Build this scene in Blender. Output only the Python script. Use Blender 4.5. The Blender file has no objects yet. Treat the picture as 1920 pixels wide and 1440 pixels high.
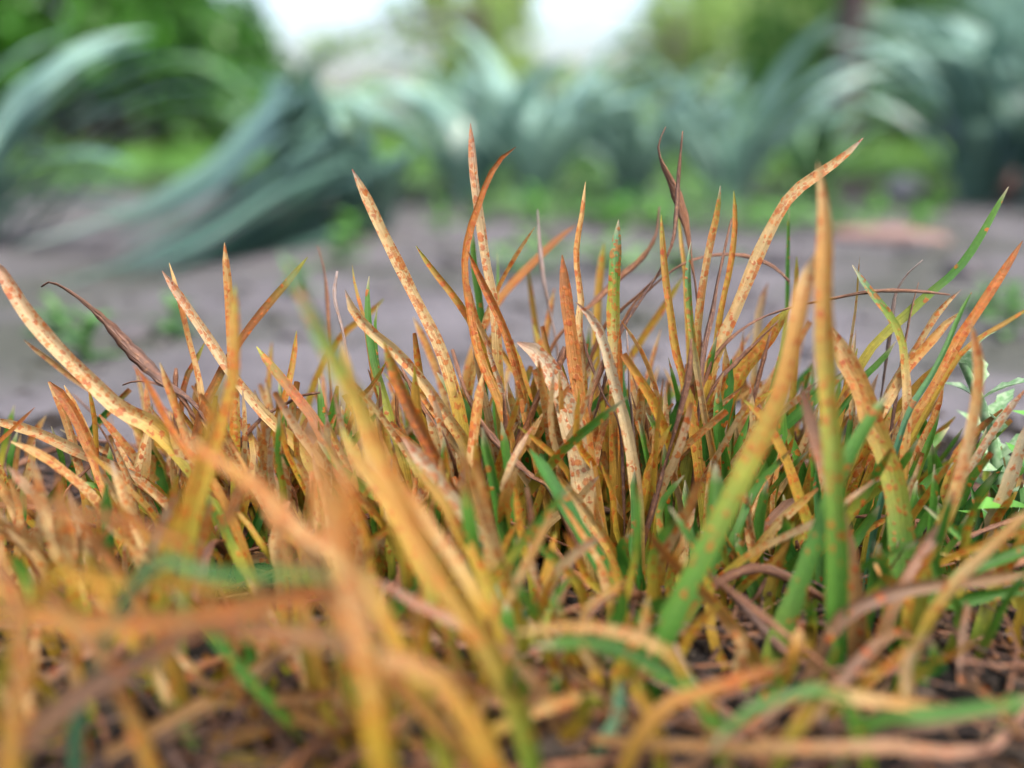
import bpy, math, random
import numpy as np
from mathutils import Vector, Matrix

random.seed(7)
rng = np.random.default_rng(11)
S = bpy.context.scene
COL = S.collection
R = math.radians

# ------------------------------------------------------------------ camera
CAM_H = 0.057            # metres above the soil: the camera almost lies on the ground
PITCH = 14.0             # degrees down
FPX = 35.0 / 36.0 * 1920.0
FOCUS = 0.131
cam = bpy.data.cameras.new('camera')
cam.lens = 35.0
cam.sensor_width = 36.0
cam.clip_start = 0.004
cam.clip_end = 2000.0
cam.dof.use_dof = True
cam.dof.focus_distance = FOCUS
cam.dof.aperture_fstop = 8.4
camo = bpy.data.objects.new('camera', cam)
COL.objects.link(camo)
camo.location = (0, 0, CAM_H)
camo.rotation_euler = (R(90 - PITCH), 0, 0)
S.camera = camo

# ------------------------------------------------------------------ world, sun, exposure
SUN_EL, SUN_AZ = 60.0, 142.0      # azimuth measured from +Y clockwise: behind the camera, to the right
w = bpy.data.worlds.new('World')
S.world = w
w.use_nodes = True
nt = w.node_tree
bg = nt.nodes['Background']
sky = nt.nodes.new('ShaderNodeTexSky')
sky.sky_type = 'NISHITA'
sky.sun_disc = False
sky.sun_elevation = R(SUN_EL)
sky.sun_rotation = R(SUN_AZ)
sky.air_density = 1.0
sky.dust_density = 6.0
sky.ozone_density = 1.0
nt.links.new(sky.outputs[0], bg.inputs[0])
bg.inputs[1].default_value = 0.15
sun = bpy.data.lights.new('sun', 'SUN')
sun.energy = 1.2
sun.angle = R(25)
sun.color = (1.0, 0.95, 0.87)
suno = bpy.data.objects.new('sun', sun)
COL.objects.link(suno)
sd = Vector((math.sin(R(SUN_AZ)) * math.cos(R(SUN_EL)), math.cos(R(SUN_AZ)) * math.cos(R(SUN_EL)), math.sin(R(SUN_EL))))
suno.rotation_euler = (-sd).to_track_quat('-Z', 'Y').to_euler()
suno.location = (0, 0, 5)
vs = S.view_settings
vs.view_transform = 'Standard'
vs.look = 'None'
vs.gamma = 1.0
vs.use_curve_mapping = False
vs.exposure = 2.1

# ------------------------------------------------------------------ helpers
CP, SP = math.cos(R(PITCH)), math.sin(R(PITCH))

def at(x, y, z):
    """point on the ray through photo pixel (x, y), z metres along the view axis"""
    xc = (x - 960.0) / FPX * z
    yc = -(y - 720.0) / FPX * z
    return Vector((xc, z * CP + yc * SP, CAM_H + yc * CP - z * SP))

def ground_at(x, y, h=0.0):
    """point where the ray through a photo pixel meets the ground"""
    p = at(x, y, 1.0)
    d = p - Vector((0, 0, CAM_H))
    t = (h - CAM_H) / d.z
    return Vector((0, 0, CAM_H)) + d * t

def beside(x, dist, h=0.0):
    """point on the ground at ground distance dist in the direction of pixel column x"""
    return Vector(((x - 960.0) / FPX * dist * 1.02, dist, h))

ALB = 0.62
def lin(hexs):
    c = [int(hexs[i:i + 2], 16) / 255.0 for i in (0, 2, 4)]
    return ALB * np.array([v / 12.92 if v <= 0.04045 else ((v + 0.055) / 1.055) ** 2.4 for v in c])

def put(o, parent=None):
    COL.objects.link(o)
    if parent is not None:
        o.parent = parent
    return o

def tag(o, label=None, cat=None, group=None, kind=None):
    if label: o['label'] = label
    if cat: o['category'] = cat
    if group: o['group'] = group
    if kind: o['kind'] = kind
    return o

def thing(name, loc, label, cat, group=None):
    o = bpy.data.objects.new(name, None)
    o.empty_display_size = 0.01
    o.location = loc
    put(o)
    return tag(o, label, cat, group)

def mesh_of(name, verts, faces, mat, smooth=True):
    m = bpy.data.meshes.new(name)
    m.from_pydata([tuple(v) for v in verts], [], faces)
    m.materials.append(mat)
    if smooth:
        m.polygons.foreach_set('use_smooth', [True] * len(m.polygons))
    return m

# ------------------------------------------------------------------ materials
class NB:
    def __init__(self, name):
        self.m = bpy.data.materials.new(name)
        self.m.use_nodes = True
        self.t = self.m.node_tree
        self.t.nodes.clear()
    def n(self, typ, **kw):
        nd = self.t.nodes.new(typ)
        for k, v in kw.items():
            if k.startswith('i_'):
                key = k[2:]
                key = int(key) if key.isdigit() else key.replace('_', ' ')
                nd.inputs[key].default_value = v
            else:
                setattr(nd, k, v)
        return nd
    def l(self, a, b):
        self.t.links.new(a, b)
    def math(self, op, a, b=None, c=None, clamp=False):
        nd = self.n('ShaderNodeMath', operation=op, use_clamp=clamp)
        for i, v in enumerate((a, b, c)):
            if v is None: continue
            if isinstance(v, (int, float)): nd.inputs[i].default_value = v
            else: self.l(v, nd.inputs[i])
        return nd.outputs[0]
    def mix(self, f, a, b, mode='MIX'):
        nd = self.n('ShaderNodeMix', data_type='RGBA', blend_type=mode)
        for i, v in ((0, f), (6, a), (7, b)):
            if isinstance(v, (int, float)): nd.inputs[i].default_value = v
            elif isinstance(v, (tuple, list, np.ndarray)): nd.inputs[i].default_value = (*v[:3], 1)
            else: self.l(v, nd.inputs[i])
        return nd.outputs[2]
    def ramp(self, f, lo, hi):
        nd = self.n('ShaderNodeMapRange', interpolation_type='SMOOTHSTEP')
        self.l(f, nd.inputs[0])
        for i, v in ((1, lo), (2, hi)):
            if isinstance(v, (int, float)): nd.inputs[i].default_value = v
            else: self.l(v, nd.inputs[i])
        return nd.outputs[0]
    def out(self, s):
        o = self.n('ShaderNodeOutputMaterial')
        self.l(s, o.inputs[0])
        return self.m

def leaf_surface(b, color, trans, rough=0.55, spec=0.3, bump=None, bdist=0.0001, bstr=0.6, tcol=None):
    p = b.n('ShaderNodeBsdfPrincipled')
    p.inputs['Roughness'].default_value = rough
    p.inputs['Specular IOR Level'].default_value = spec
    b.l(color, p.inputs['Base Color'])
    if bump is not None:
        bp = b.n('ShaderNodeBump')
        bp.inputs['Strength'].default_value = bstr
        bp.inputs['Distance'].default_value = bdist
        b.l(bump, bp.inputs['Height'])
        b.l(bp.outputs[0], p.inputs['Normal'])
    tr = b.n('ShaderNodeBsdfTranslucent')
    b.l(tcol if tcol is not None else color, tr.inputs[0])
    mx = b.n('ShaderNodeMixShader')
    mx.inputs[0].default_value = trans
    b.l(p.outputs[0], mx.inputs[1])
    b.l(tr.outputs[0], mx.inputs[2])
    return b.out(mx.outputs[0])

def blade_material():
    b = NB('rusted_grass')
    uv = b.n('ShaderNodeUVMap').outputs[0]          # millimetres across, millimetres along
    tint = b.n('ShaderNodeAttribute', attribute_name='tint').outputs['Color']
    rust = b.n('ShaderNodeAttribute', attribute_name='rust').outputs['Fac']
    sep = b.n('ShaderNodeSeparateXYZ')
    b.l(uv, sep.inputs[0])
    # pustules: one voronoi layer of round spots, one of smaller ones in rows
    def spots(sx, sy, size, soft, gate_add):
        mp = b.n('ShaderNodeMapping')
        mp.inputs['Scale'].default_value = (sx, sy, 1)
        nz = b.n('ShaderNodeTexNoise', noise_dimensions='2D', i_Scale=2.2, i_Detail=1.0)
        b.l(uv, nz.inputs['Vector'])
        off = b.n('ShaderNodeVectorMath', operation='MULTIPLY_ADD')
        b.l(nz.outputs['Color'], off.inputs[0])
        off.inputs[1].default_value = (0.5, 0.7, 0)
        b.l(uv, off.inputs[2])
        b.l(off.outputs[0], mp.inputs['Vector'])
        v = b.n('ShaderNodeTexVoronoi', voronoi_dimensions='2D', feature='F1')
        v.inputs['Scale'].default_value = 1.0
        v.inputs['Randomness'].default_value = 0.9
        b.l(mp.outputs[0], v.inputs['Vector'])
        sc = b.n('ShaderNodeSeparateColor')
        b.l(v.outputs['Color'], sc.inputs[0])
        rad = b.math('MULTIPLY_ADD', b.math('POWER', sc.outputs[1], 1.6), size * 0.9, size * 0.48)
        inner = b.math('SUBTRACT', rad, v.outputs['Distance'])
        m = b.ramp(inner, -soft, soft)
        pat = b.n('ShaderNodeTexNoise', noise_dimensions='2D', i_Scale=0.16, i_Detail=2.0)
        b.l(uv, pat.inputs['Vector'])
        dens = b.math('MULTIPLY', rust, b.math('MULTIPLY_ADD', b.ramp(pat.outputs['Fac'], 0.3, 0.7), 0.8, 0.45))
        gate = b.math('GREATER_THAN', b.math('ADD', dens, gate_add), sc.outputs[0])
        return b.math('MULTIPLY', b.math('MULTIPLY', m, gate), b.math('MULTIPLY_ADD', sc.outputs[2], 0.4, 0.6))
    s1 = spots(1.3, 1.0, 0.41, 0.09, 0.10)
    s2 = spots(2.0, 1.5, 0.36, 0.14, -0.15)
    s = b.math('MAXIMUM', s1, b.math('MULTIPLY', s2, 0.85), clamp=True)
    # orange halo around crowded places
    hz = b.n('ShaderNodeTexNoise', noise_dimensions='2D', i_Scale=0.55, i_Detail=3.0, i_Roughness=0.6)
    b.l(uv, hz.inputs['Vector'])
    halo = b.math('MULTIPLY', b.ramp(hz.outputs['Fac'], 0.42, 0.72), b.math('MULTIPLY', rust, 0.34), clamp=True)
    # veins along the blade
    vein = b.n('ShaderNodeTexNoise', noise_dimensions='2D', i_Scale=1.0, i_Detail=2.0)
    mpv = b.n('ShaderNodeMapping')
    mpv.inputs['Scale'].default_value = (7.0, 0.18, 1)
    b.l(uv, mpv.inputs['Vector'])
    b.l(mpv.outputs[0], vein.inputs['Vector'])
    mott = b.n('ShaderNodeTexNoise', noise_dimensions='2D', i_Scale=1.6, i_Detail=4.0)
    b.l(uv, mott.inputs['Vector'])
    c = b.mix(b.ramp(vein.outputs['Fac'], 0.35, 0.7), b.mix(1.0, tint, (0.80, 0.80, 0.74), 'MULTIPLY'), tint)
    c = b.mix(b.ramp(mott.outputs['Fac'], 0.48, 0.75), c, b.mix(1.0, c, (1.25, 1.2, 1.15), 'MULTIPLY'))
    c = b.mix(halo, c, lin('E8942E') * .62)
    hue = b.n('ShaderNodeTexNoise', noise_dimensions='2D', i_Scale=1.1, i_Detail=2.0)
    b.l(uv, hue.inputs['Vector'])
    rustc = b.mix(b.ramp(hue.outputs['Fac'], 0.35, 0.65), lin('C8520A') * .62, lin('EE8428') * .62)
    c = b.mix(b.math('MULTIPLY', s, 0.9), c, rustc)
    # tiny dark specks of dirt
    dk = b.n('ShaderNodeTexNoise', noise_dimensions='2D', i_Scale=5.0, i_Detail=2.0)
    b.l(uv, dk.inputs['Vector'])
    c = b.mix(b.math('MULTIPLY', b.ramp(dk.outputs['Fac'], 0.70, 0.78), 0.7), c, lin('5A3A22') * .7)
    h = b.math('ADD', b.math('MULTIPLY', s, 0.45), b.math('MULTIPLY', vein.outputs['Fac'], 0.8))
    return leaf_surface(b, c, 0.40, 0.5, 0.35, h, 0.00022, 0.6)

def dry_material():
    b = NB('shrivelled_leaf')
    uv = b.n('ShaderNodeUVMap').outputs[0]
    tint = b.n('ShaderNodeAttribute', attribute_name='tint').outputs['Color']
    n1 = b.n('ShaderNodeTexNoise', noise_dimensions='2D', i_Scale=1.3, i_Detail=5.0, i_Roughness=0.65)
    b.l(uv, n1.inputs['Vector'])
    mp = b.n('ShaderNodeMapping')
    mp.inputs['Scale'].default_value = (5.0, 0.35, 1)
    b.l(uv, mp.inputs['Vector'])
    n2 = b.n('ShaderNodeTexNoise', noise_dimensions='2D', i_Scale=1.0, i_Detail=3.0)
    b.l(mp.outputs[0], n2.inputs['Vector'])
    c = b.mix(b.ramp(n2.outputs['Fac'], 0.3, 0.7), b.mix(1.0, tint, (0.55, 0.5, 0.48), 'MULTIPLY'), tint)
    c = b.mix(b.math('MULTIPLY', b.ramp(n1.outputs['Fac'], 0.52, 0.72), 0.6), c, lin('C08A58') * .6)
    h = b.math('ADD', n2.outputs['Fac'], b.math('MULTIPLY', n1.outputs['Fac'], 0.8))
    p = b.n('ShaderNodeBsdfPrincipled')
    p.inputs['Roughness'].default_value = 0.5
    p.inputs['Specular IOR Level'].default_value = 0.4
    b.l(c, p.inputs['Base Color'])
    bp = b.n('ShaderNodeBump')
    bp.inputs['Strength'].default_value = 0.8
    bp.inputs['Distance'].default_value = 0.0003
    b.l(h, bp.inputs['Height'])
    b.l(bp.outputs[0], p.inputs['Normal'])
    return b.out(p.outputs[0])

def tinted_leaf(name, c1, c2, trans, scale, rough=0.5, spec=0.4, tmul=None):
    b = NB(name)
    oi = b.n('ShaderNodeObjectInfo')
    tc = b.n('ShaderNodeTexCoord')
    nz = b.n('ShaderNodeTexNoise', i_Scale=scale, i_Detail=3.0)
    b.l(tc.outputs['Object'], nz.inputs['Vector'])
    f = b.math('ADD', b.math('MULTIPLY', b.ramp(nz.outputs['Fac'], 0.3, 0.7), 0.65), b.math('MULTIPLY', oi.outputs['Random'], 0.35))
    c = b.mix(f, lin(c1), lin(c2))
    tcol = b.mix(1.0, c, tmul, 'MULTIPLY') if tmul is not None else None
    return leaf_surface(b, c, trans, rough, spec, nz.outputs['Fac'], 0.0004, 0.3, tcol)

def ground_material(name, cols, scale, bump, rough=0.95):
    b = NB(name)
    tc = b.n('ShaderNodeTexCoord')
    n1 = b.n('ShaderNodeTexNoise', i_Scale=scale, i_Detail=6.0, i_Roughness=0.65)
    n2 = b.n('ShaderNodeTexNoise', i_Scale=scale * 9, i_Detail=5.0, i_Roughness=0.7)
    n3 = b.n('ShaderNodeTexNoise', i_Scale=scale * 0.42, i_Detail=3.0)
    for n in (n1, n2, n3): b.l(tc.outputs['Object'], n.inputs['Vector'])
    c = b.mix(b.ramp(n1.outputs['Fac'], 0.35, 0.65), lin(cols[0]), lin(cols[1]))
    c = b.mix(b.math('MULTIPLY', b.ramp(n2.outputs['Fac'], 0.5, 0.72), 0.7), c, lin(cols[2]))
    c = b.mix(b.math('MULTIPLY', b.ramp(n3.outputs['Fac'], 0.45, 0.62), 0.85), c, lin(cols[3]))
    p = b.n('ShaderNodeBsdfPrincipled')
    p.inputs['Roughness'].default_value = rough
    p.inputs['Specular IOR Level'].default_value = 0.2
    b.l(c, p.inputs['Base Color'])
    bp = b.n('ShaderNodeBump')
    bp.inputs['Strength'].default_value = 0.9
    bp.inputs['Distance'].default_value = bump
    b.l(b.math('ADD', n2.outputs['Fac'], n1.outputs['Fac']), bp.inputs['Height'])
    b.l(bp.outputs[0], p.inputs['Normal'])
    return b.out(p.outputs[0])

def bark_material():
    b = NB('bark')
    tc = b.n('ShaderNodeTexCoord')
    mp = b.n('ShaderNodeMapping')
    mp.inputs['Scale'].default_value = (18, 18, 3)
    b.l(tc.outputs['Object'], mp.inputs['Vector'])
    n1 = b.n('ShaderNodeTexNoise', i_Scale=1.5, i_Detail=6.0, i_Roughness=0.7)
    b.l(mp.outputs[0], n1.inputs['Vector'])
    c = b.mix(b.ramp(n1.outputs['Fac'], 0.35, 0.65), lin('3A2E2C'), lin('6E5D58'))
    p = b.n('ShaderNodeBsdfPrincipled')
    p.inputs['Roughness'].default_value = 0.9
    b.l(c, p.inputs['Base Color'])
    bp = b.n('ShaderNodeBump')
    bp.inputs['Distance'].default_value = 0.02
    b.l(n1.outputs['Fac'], bp.inputs['Height'])
    b.l(bp.outputs[0], p.inputs['Normal'])
    return b.out(p.outputs[0])

M_BLADE = blade_material()
M_DRY = dry_material()
M_SOIL = ground_material('dark_soil', ('17120F', '2C231D', '54483E', '201E19'), 60, 0.003)
M_PATH = ground_material('grey_path', ('59565A', '6C696E', '322F31', '40443A'), 22, 0.003)
M_CRUMB = ground_material('soil_crumb', ('2A231D', '4E4238', '857A70', '3A342C'), 300, 0.0006)
M_STONE = ground_material('pale_stone', ('A8A6AC', 'C6C4CA', '84828A', 'B2B0B0'), 40, 0.001)
M_BRICK = ground_material('red_shard', ('8E6A62', '9C7B70', '6E524C', '84706A'), 40, 0.001)
M_STRAP = tinted_leaf('blue_green_strap', '507868', '98BEB0', 0.3, 9.0, 0.30, 0.6)
M_STRAP3 = tinted_leaf('dark_blue_green_strap', '34544A', '658A7C', 0.25, 9.0, 0.34, 0.5)
M_STRAP2 = tinted_leaf('green_strap', '4C7A50', '86B07A', 0.28, 9.0, 0.35, 0.55)
M_WEED = tinted_leaf('weed_leaf', '4F9430', '80BE52', 0.35, 60.0, 0.5, 0.4)
M_HAIRY = tinted_leaf('hairy_weed_leaf', '6E9C68', 'BFD6B4', 0.25, 900.0, 0.8, 0.2)
M_DARKLEAF = tinted_leaf('dark_shrub_leaf', '1E5410', '4A8C22', 0.25, 2.0, 0.45, 0.4)
M_MIDLEAF = tinted_leaf('tree_leaf', '3F7A28', '79AA48', 0.42, 1.0, 0.5, 0.35)
M_PALELEAF = tinted_leaf('pale_tree_leaf', '8CB65A', 'C8E292', 0.6, 1.0, 0.5, 0.35)
M_LAWN = tinted_leaf('lawn_blade', '4A8A2C', '8CB85A', 0.3, 3.0, 0.6, 0.3)
M_COVER = tinted_leaf('cover_leaf', '3C6E34', '78A45C', 0.3, 14.0, 0.5, 0.35)
M_BARK = bark_material()

# ------------------------------------------------------------------ the ground
def hfun(x, y):
    return (0.0012 * math.sin(x * 190 + 1.3) * math.sin(y * 170 + .4) + 0.0010 * math.sin(x * 410 + y * 330)
            + 0.0006 * math.sin(x * 900 - y * 760 + 2))

def spaced(lo, hi, near, n, far):
    a = list(np.linspace(-near, near, n))
    s = near
    step = 2 * near / n
    out = []
    while s < far:
        step *= 1.35
        s += step
        out.append(s)
    return [-v for v in reversed(out)] + a + out

xs = spaced(0, 0, 0.16, 90, 900)
ys = [v + 0.12 for v in spaced(0, 0, 0.13, 80, 900)]
V, F = [], []
for j, y in enumerate(ys):
    for i, x in enumerate(xs):
        near = max(0.0, 1 - max(abs(x) / 0.25, abs(y - 0.12) / 0.22))
        V.append((x, y, hfun(x, y) * min(1, near * 2)))
for j in range(len(ys) - 1):
    for i in range(len(xs) - 1):
        a = j * len(xs) + i
        F.append((a, a + 1, a + len(xs) + 1, a + len(xs)))
g = put(bpy.data.objects.new('ground', mesh_of('ground', V, F, M_SOIL)))
tag(g, kind='structure')

# trodden grey path crossing behind the grass
V, F = [], []
nx = 110
edge_n = [0.150 + 0.008 * math.sin(i * .5) + 0.006 * math.sin(i * 1.7 + 1) for i in range(nx)]
edge_f = [1.0 + 0.12 * math.sin(i * .53 + 2) + 0.07 * math.sin(i * 1.3) + .04 * math.sin(i * 2.9) for i in range(nx)]
ny = 16
for i in range(nx):
    x = -2.6 + 5.2 * i / (nx - 1)
    for j in range(ny):
        t = j / (ny - 1)
        y = edge_n[i] * (1 - t) + edge_f[i] * t
        z = 0.0015 if 0 < j < ny - 1 else -0.002
        V.append((x, y, z + (0.0008 * math.sin(i * 2.1 + j * 1.9) if 0 < j < ny - 1 else 0)))
for i in range(nx - 1):
    for j in range(ny - 1):
        a = i * ny + j
        F.append((a, a + ny, a + ny + 1, a + 1))
tag(put(bpy.data.objects.new('path', mesh_of('path', V, F, M_PATH))), kind='structure')

def lump(cx, cy, cz, r, seed, flat=0.7, n=6, m=4):
    rr = random.Random(seed)
    v = [(cx, cy, cz + r * flat)]
    for j in range(1, m):
        ph = math.pi * j / m
        for i in range(n):
            th = 2 * math.pi * i / n + j * .4
            q = r * rr.uniform(.72, 1.12)
            v.append((cx + q * math.sin(ph) * math.cos(th), cy + q * math.sin(ph) * math.sin(th), cz + q * flat * math.cos(ph)))
    v.append((cx, cy, cz - r * flat))
    f = []
    for i in range(n): f.append((0, 1 + i, 1 + (i + 1) % n))
    for j in range(m - 2):
        for i in range(n):
            a = 1 + j * n + i; b_ = 1 + j * n + (i + 1) % n
            f.append((a, a + n, b_ + n, b_))
    e = len(v) - 1
    o = 1 + (m - 2) * n
    for i in range(n): f.append((e, o + (i + 1) % n, o + i))
    return v, f

def lumps(name, items, mat):
    V, F = [], []
    for k, (x, y, z, r) in enumerate(items):
        v, f = lump(x, y, z, r, k, .65, 5, 3)
        o = len(V)
        V += v
        F += [tuple(a + o for a in q) for q in f]
    return put(bpy.data.objects.new(name, mesh_of(name, V, F, mat, False)))

items = []
for k in range(3500):
    y = random.uniform(0.06, 0.2)
    x = random.uniform(-1, 1) * (0.03 + y * 0.62)
    r = 0.0004 + 0.0016 * random.random() ** 3
    items.append((x, y, hfun(x, y) + r * .3, r))
tag(lumps('soil_crumbs', items, M_CRUMB), 'dark crumbs of soil scattered under the grass', 'soil', kind='stuff')
items = []
for k in range(900):
    y = random.uniform(0.22, 0.72)
    x = random.uniform(-1, 1) * (0.03 + y * 0.62)
    r = 0.0008 + 0.0035 * random.random() ** 4
    items.append((x, y, 0.0015 + r * .25, r))
tag(lumps('path_gravel', items, M_PATH), 'fine grey grit lying on the path', 'gravel', kind='stuff')

# stones and a reddish shard on the path
def stone(name, p, r, flat, rot, sx, mat, label, cat):
    v, f = lump(0, 0, 0, r, int(p.x * 1e4) & 255, flat, 9, 6)
    m = mesh_of(name, [(a * sx, b_, c) for a, b_, c in v], f, mat)
    o = put(bpy.data.objects.new(name, m))
    o.location = (p.x, p.y, r * flat * .6)
    o.rotation_euler.z = rot
    tag(o, label, cat)
stone('clay_shard', ground_at(1665, 455), 0.020, .28, R(-28), 1.9, M_BRICK, 'flat pinkish red shard lying on the grey path', 'shard')
stone('stone', ground_at(1735, 478), 0.014, .35, .3, 1.2, M_PATH, 'flat lilac grey stone beside the pinkish red shard', 'stone')
stone('stone', ground_at(1692, 375), 0.017, .8, .3, 1.1, M_STONE, 'rounded pale stone among the weeds beyond the path', 'stone')
stone('stone', ground_at(1885, 372), 0.026, .6, 1.0, 1.3, M_BRICK, 'pinkish rounded stone under the strap leaves beyond the path', 'stone')

for k, (x, y, r, sx) in enumerate([(1022, 452, .012, 1.4), (1290, 520, .009, 1.2), (730, 560, .007, 1.3), (560, 640, .006, 1.5), (1480, 505, .010, 1.3), (250, 640, .006, 1.3), (1800, 520, .010, 1.5), (860, 500, .008, 1.2)]):
    stone('pebble', ground_at(x, y), r, .5, k * .7, sx, M_PATH, 'small grey pebble lying on the path', 'pebble')
for o in COL.objects:
    if o.name.startswith('pebble'): o['group'] = 'pebbles on the path'

# ------------------------------------------------------------------ grass blades
PAL = {k: lin(v) * .62 for k, v in dict(
    cream='F4D294', pale='F2D2A2', pink='D9A68C', orange='EAAE58', rusty='D6883A', yellow='E4B840', ochre='CFA042',
    lime='BCC046', olive='9C9030', green='6FA83C', leaf='4E9430', deep='3A7E2C', mint='8CC49A', teal='5C9A72',
    brown='94603E', dark='6E4838', tan='92705C', grey='C4B2AC', straw='B68A54', umber='B06E38', white='E8D8B6', bleach='E6D0A0').items()}

def catmull(pts, n):
    P = [pts[0] * 2 - pts[1]] + list(pts) + [pts[-1] * 2 - pts[-2]]
    L = [0]
    for i in range(1, len(pts)): L.append(L[-1] + (pts[i] - pts[i - 1]).length)
    out = []
    for k in range(n):
        s = L[-1] * k / (n - 1)
        i = max(0, min(len(pts) - 2, next((j for j in range(len(L) - 1) if s <= L[j + 1] + 1e-12), len(pts) - 2)))
        t = (s - L[i]) / max(1e-9, L[i + 1] - L[i])
        a, b_, c, d = P[i], P[i + 1], P[i + 2], P[i + 3]
        out.append(0.5 * ((2 * b_) + (c - a) * t + (2 * a - 5 * b_ + 4 * c - d) * t * t + (3 * b_ - a - 3 * c + d) * t ** 3))
    return out, L[-1]

def grad(stops, v):
    for (a, ca), (b_, cb) in zip(stops, stops[1:]):
        if v <= b_:
            t = 0 if b_ == a else max(0, (v - a) / (b_ - a))
            return PAL[ca] * (1 - t) + PAL[cb] * t
    return PAL[stops[-1][1]]

def finish_blade(name, V, F, uvs, cols, rust, mat, parent):
    c = parent.location if parent else Vector((0, 0, 0))
    m = mesh_of(name, [v - c for v in V], F, mat)
    ca = m.color_attributes.new('tint', 'FLOAT_COLOR', 'POINT')
    ca.data.foreach_set('color', np.array([(*q, 1) for q in cols], dtype=np.float32).ravel())
    ra = m.attributes.new('rust', 'FLOAT', 'POINT')
    ra.data.foreach_set('value', np.array(rust, dtype=np.float32))
    ul = m.uv_layers.new(name='UVMap')
    idx = np.zeros(len(m.loops), dtype=np.int32)
    m.loops.foreach_get('vertex_index', idx)
    ul.data.foreach_set('uv', np.array(uvs, dtype=np.float32)[idx].ravel())
    return put(bpy.data.objects.new(name, m), parent)

CAMP = Vector((0, 0, CAM_H))

def flat_blade(pts, width, stops, rust, parent, rr, yaw=None, fold=None, name='blade', tipstart=0.84, twist=None, segs=None):
    n0 = pts[0]
    length = sum((pts[i] - pts[i - 1]).length for i in range(1, len(pts)))
    n = segs or max(9, min(26, int(length / 0.0022)))
    P, L = catmull(pts, n)
    yaw = rr.uniform(-.75, .75) if yaw is None else yaw
    twist = rr.uniform(-.7, .7) if twist is None else twist
    fold = rr.uniform(.2, .85) if fold is None else fold
    bump = rr.uniform(-.06, .06)
    V, uvs, cols, rus, F = [], [], [], [], []
    ou, ov = rr.uniform(0, 500), rr.uniform(0, 500)
    K = 5
    br = rr.uniform(.88, 1.12)
    torn = segs is not None and rr.random() < .3
    wob = rr.uniform(0, 6.28)
    for k, p in enumerate(P):
        v = k / (n - 1)
        t = (P[min(k + 1, n - 1)] - P[max(k - 1, 0)]).normalized()
        view = (CAMP - p).normalized()
        side = t.cross(view)
        if side.length < .05: side = t.cross(Vector((0, 0, 1)))
        side.normalize()
        a = yaw + twist * (v - .4)
        nrm = side.cross(t).normalized()
        s2 = side * math.cos(a) + nrm * math.sin(a)
        n2 = nrm * math.cos(a) - side * math.sin(a)
        wv = (0.80 + .20 * min(1, v / .2)) * (1 - .24 * max(0, (v - .4) / .6))
        if v > tipstart:
            q = (v - tipstart) / (1 - tipstart)
            wv *= max(.5 + .3 * math.sin(wob) if torn else .10, (1 - q ** 2.0) ** .7)
        wv *= 1 + .05 * math.sin(v * 14 + wob) + .04 * math.sin(v * 37 + wob * 2)
        hw = width * wv * .5
        for i in range(K):
            u = -1 + 2 * i / (K - 1)
            dep = fold * abs(u) ** 1.3 * hw
            edge = .0 if abs(u) < .9 else math.sin(v * 31 + wob + u) * .05 * hw
            V.append(p + s2 * (u * hw + edge) + n2 * (dep + edge))
            uvs.append((ou + u * hw * 1000, ov + v * L * 1000))
            cc = (PAL['umber'] if torn and v > .93 else grad(stops, v)) * br
            cols.append(cc)
            rus.append(rust * max(0, min(1, (v - .2) * 2.6)) * (1 - .5 * max(0, (v - .93) / .07)))
    for k in range(n - 1):
        for i in range(K - 1):
            a = k * K + i
            F.append((a, a + 1, a + K + 1, a + K))
    return finish_blade(name, V, F, uvs, cols, rus, M_BLADE, parent)

def dry_blade(pts, width, stops, parent, rr, name='dry_blade', belly=None):
    length = sum((pts[i] - pts[i - 1]).length for i in range(1, len(pts)))
    n = max(12, min(44, int(length / 0.0011)))
    P, L = catmull(pts, n)
    V, uvs, cols, F = [], [], [], []
    K = 8
    ou, ov = rr.uniform(0, 500), rr.uniform(0, 500)
    tw = rr.uniform(1.5, 4.0) * rr.choice((-1, 1)) * (L / .04)
    ph = rr.uniform(0, 6.28)
    prev = None
    for k, p in enumerate(P):
        v = k / (n - 1)
        t = (P[min(k + 1, n - 1)] - P[max(k - 1, 0)]).normalized()
        if prev is None:
            prev = t.cross(Vector((.3, 1, .2))).normalized()
        side = (prev - t * prev.dot(t)).normalized()
        prev = side
        nrm = t.cross(side)
        prof = 1.0 if v < .75 else max(.5, 1 - ((v - .75) / .25) ** 4 * .5)
        if belly: prof *= belly(v)
        hw = width * .5 * prof * (1 + .13 * math.sin(v * L * 2600 + ph) + rr.uniform(-.08, .08))
        ang = ph + tw * v * 2
        for i in range(K):
            th = 2 * math.pi * i / K
            r1 = hw * (1.0 if i % 2 == 0 else .78)
            if i == 2: r1 *= .62
            x, y = r1 * math.cos(th), r1 * .6 * math.sin(th)
            xx, yy = x * math.cos(ang) - y * math.sin(ang), x * math.sin(ang) + y * math.cos(ang)
            V.append(p + side * xx + nrm * yy)
            uvs.append((ou + i * width * 1000 * .35, ov + v * L * 1000))
            cols.append(grad(stops, v) * (1.12 if i % 2 == 0 else .9))
    for k in range(n - 1):
        for i in range(K):
            a, b_ = k * K + i, k * K + (i + 1) % K
            F.append((a, b_, b_ + K, a + K))
    F.append(tuple(range(K - 1, -1, -1)))
    F.append(tuple(range((n - 1) * K, n * K)))
    return finish_blade(name, V, F, uvs, cols, [0] * len(V), M_DRY, parent)

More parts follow.
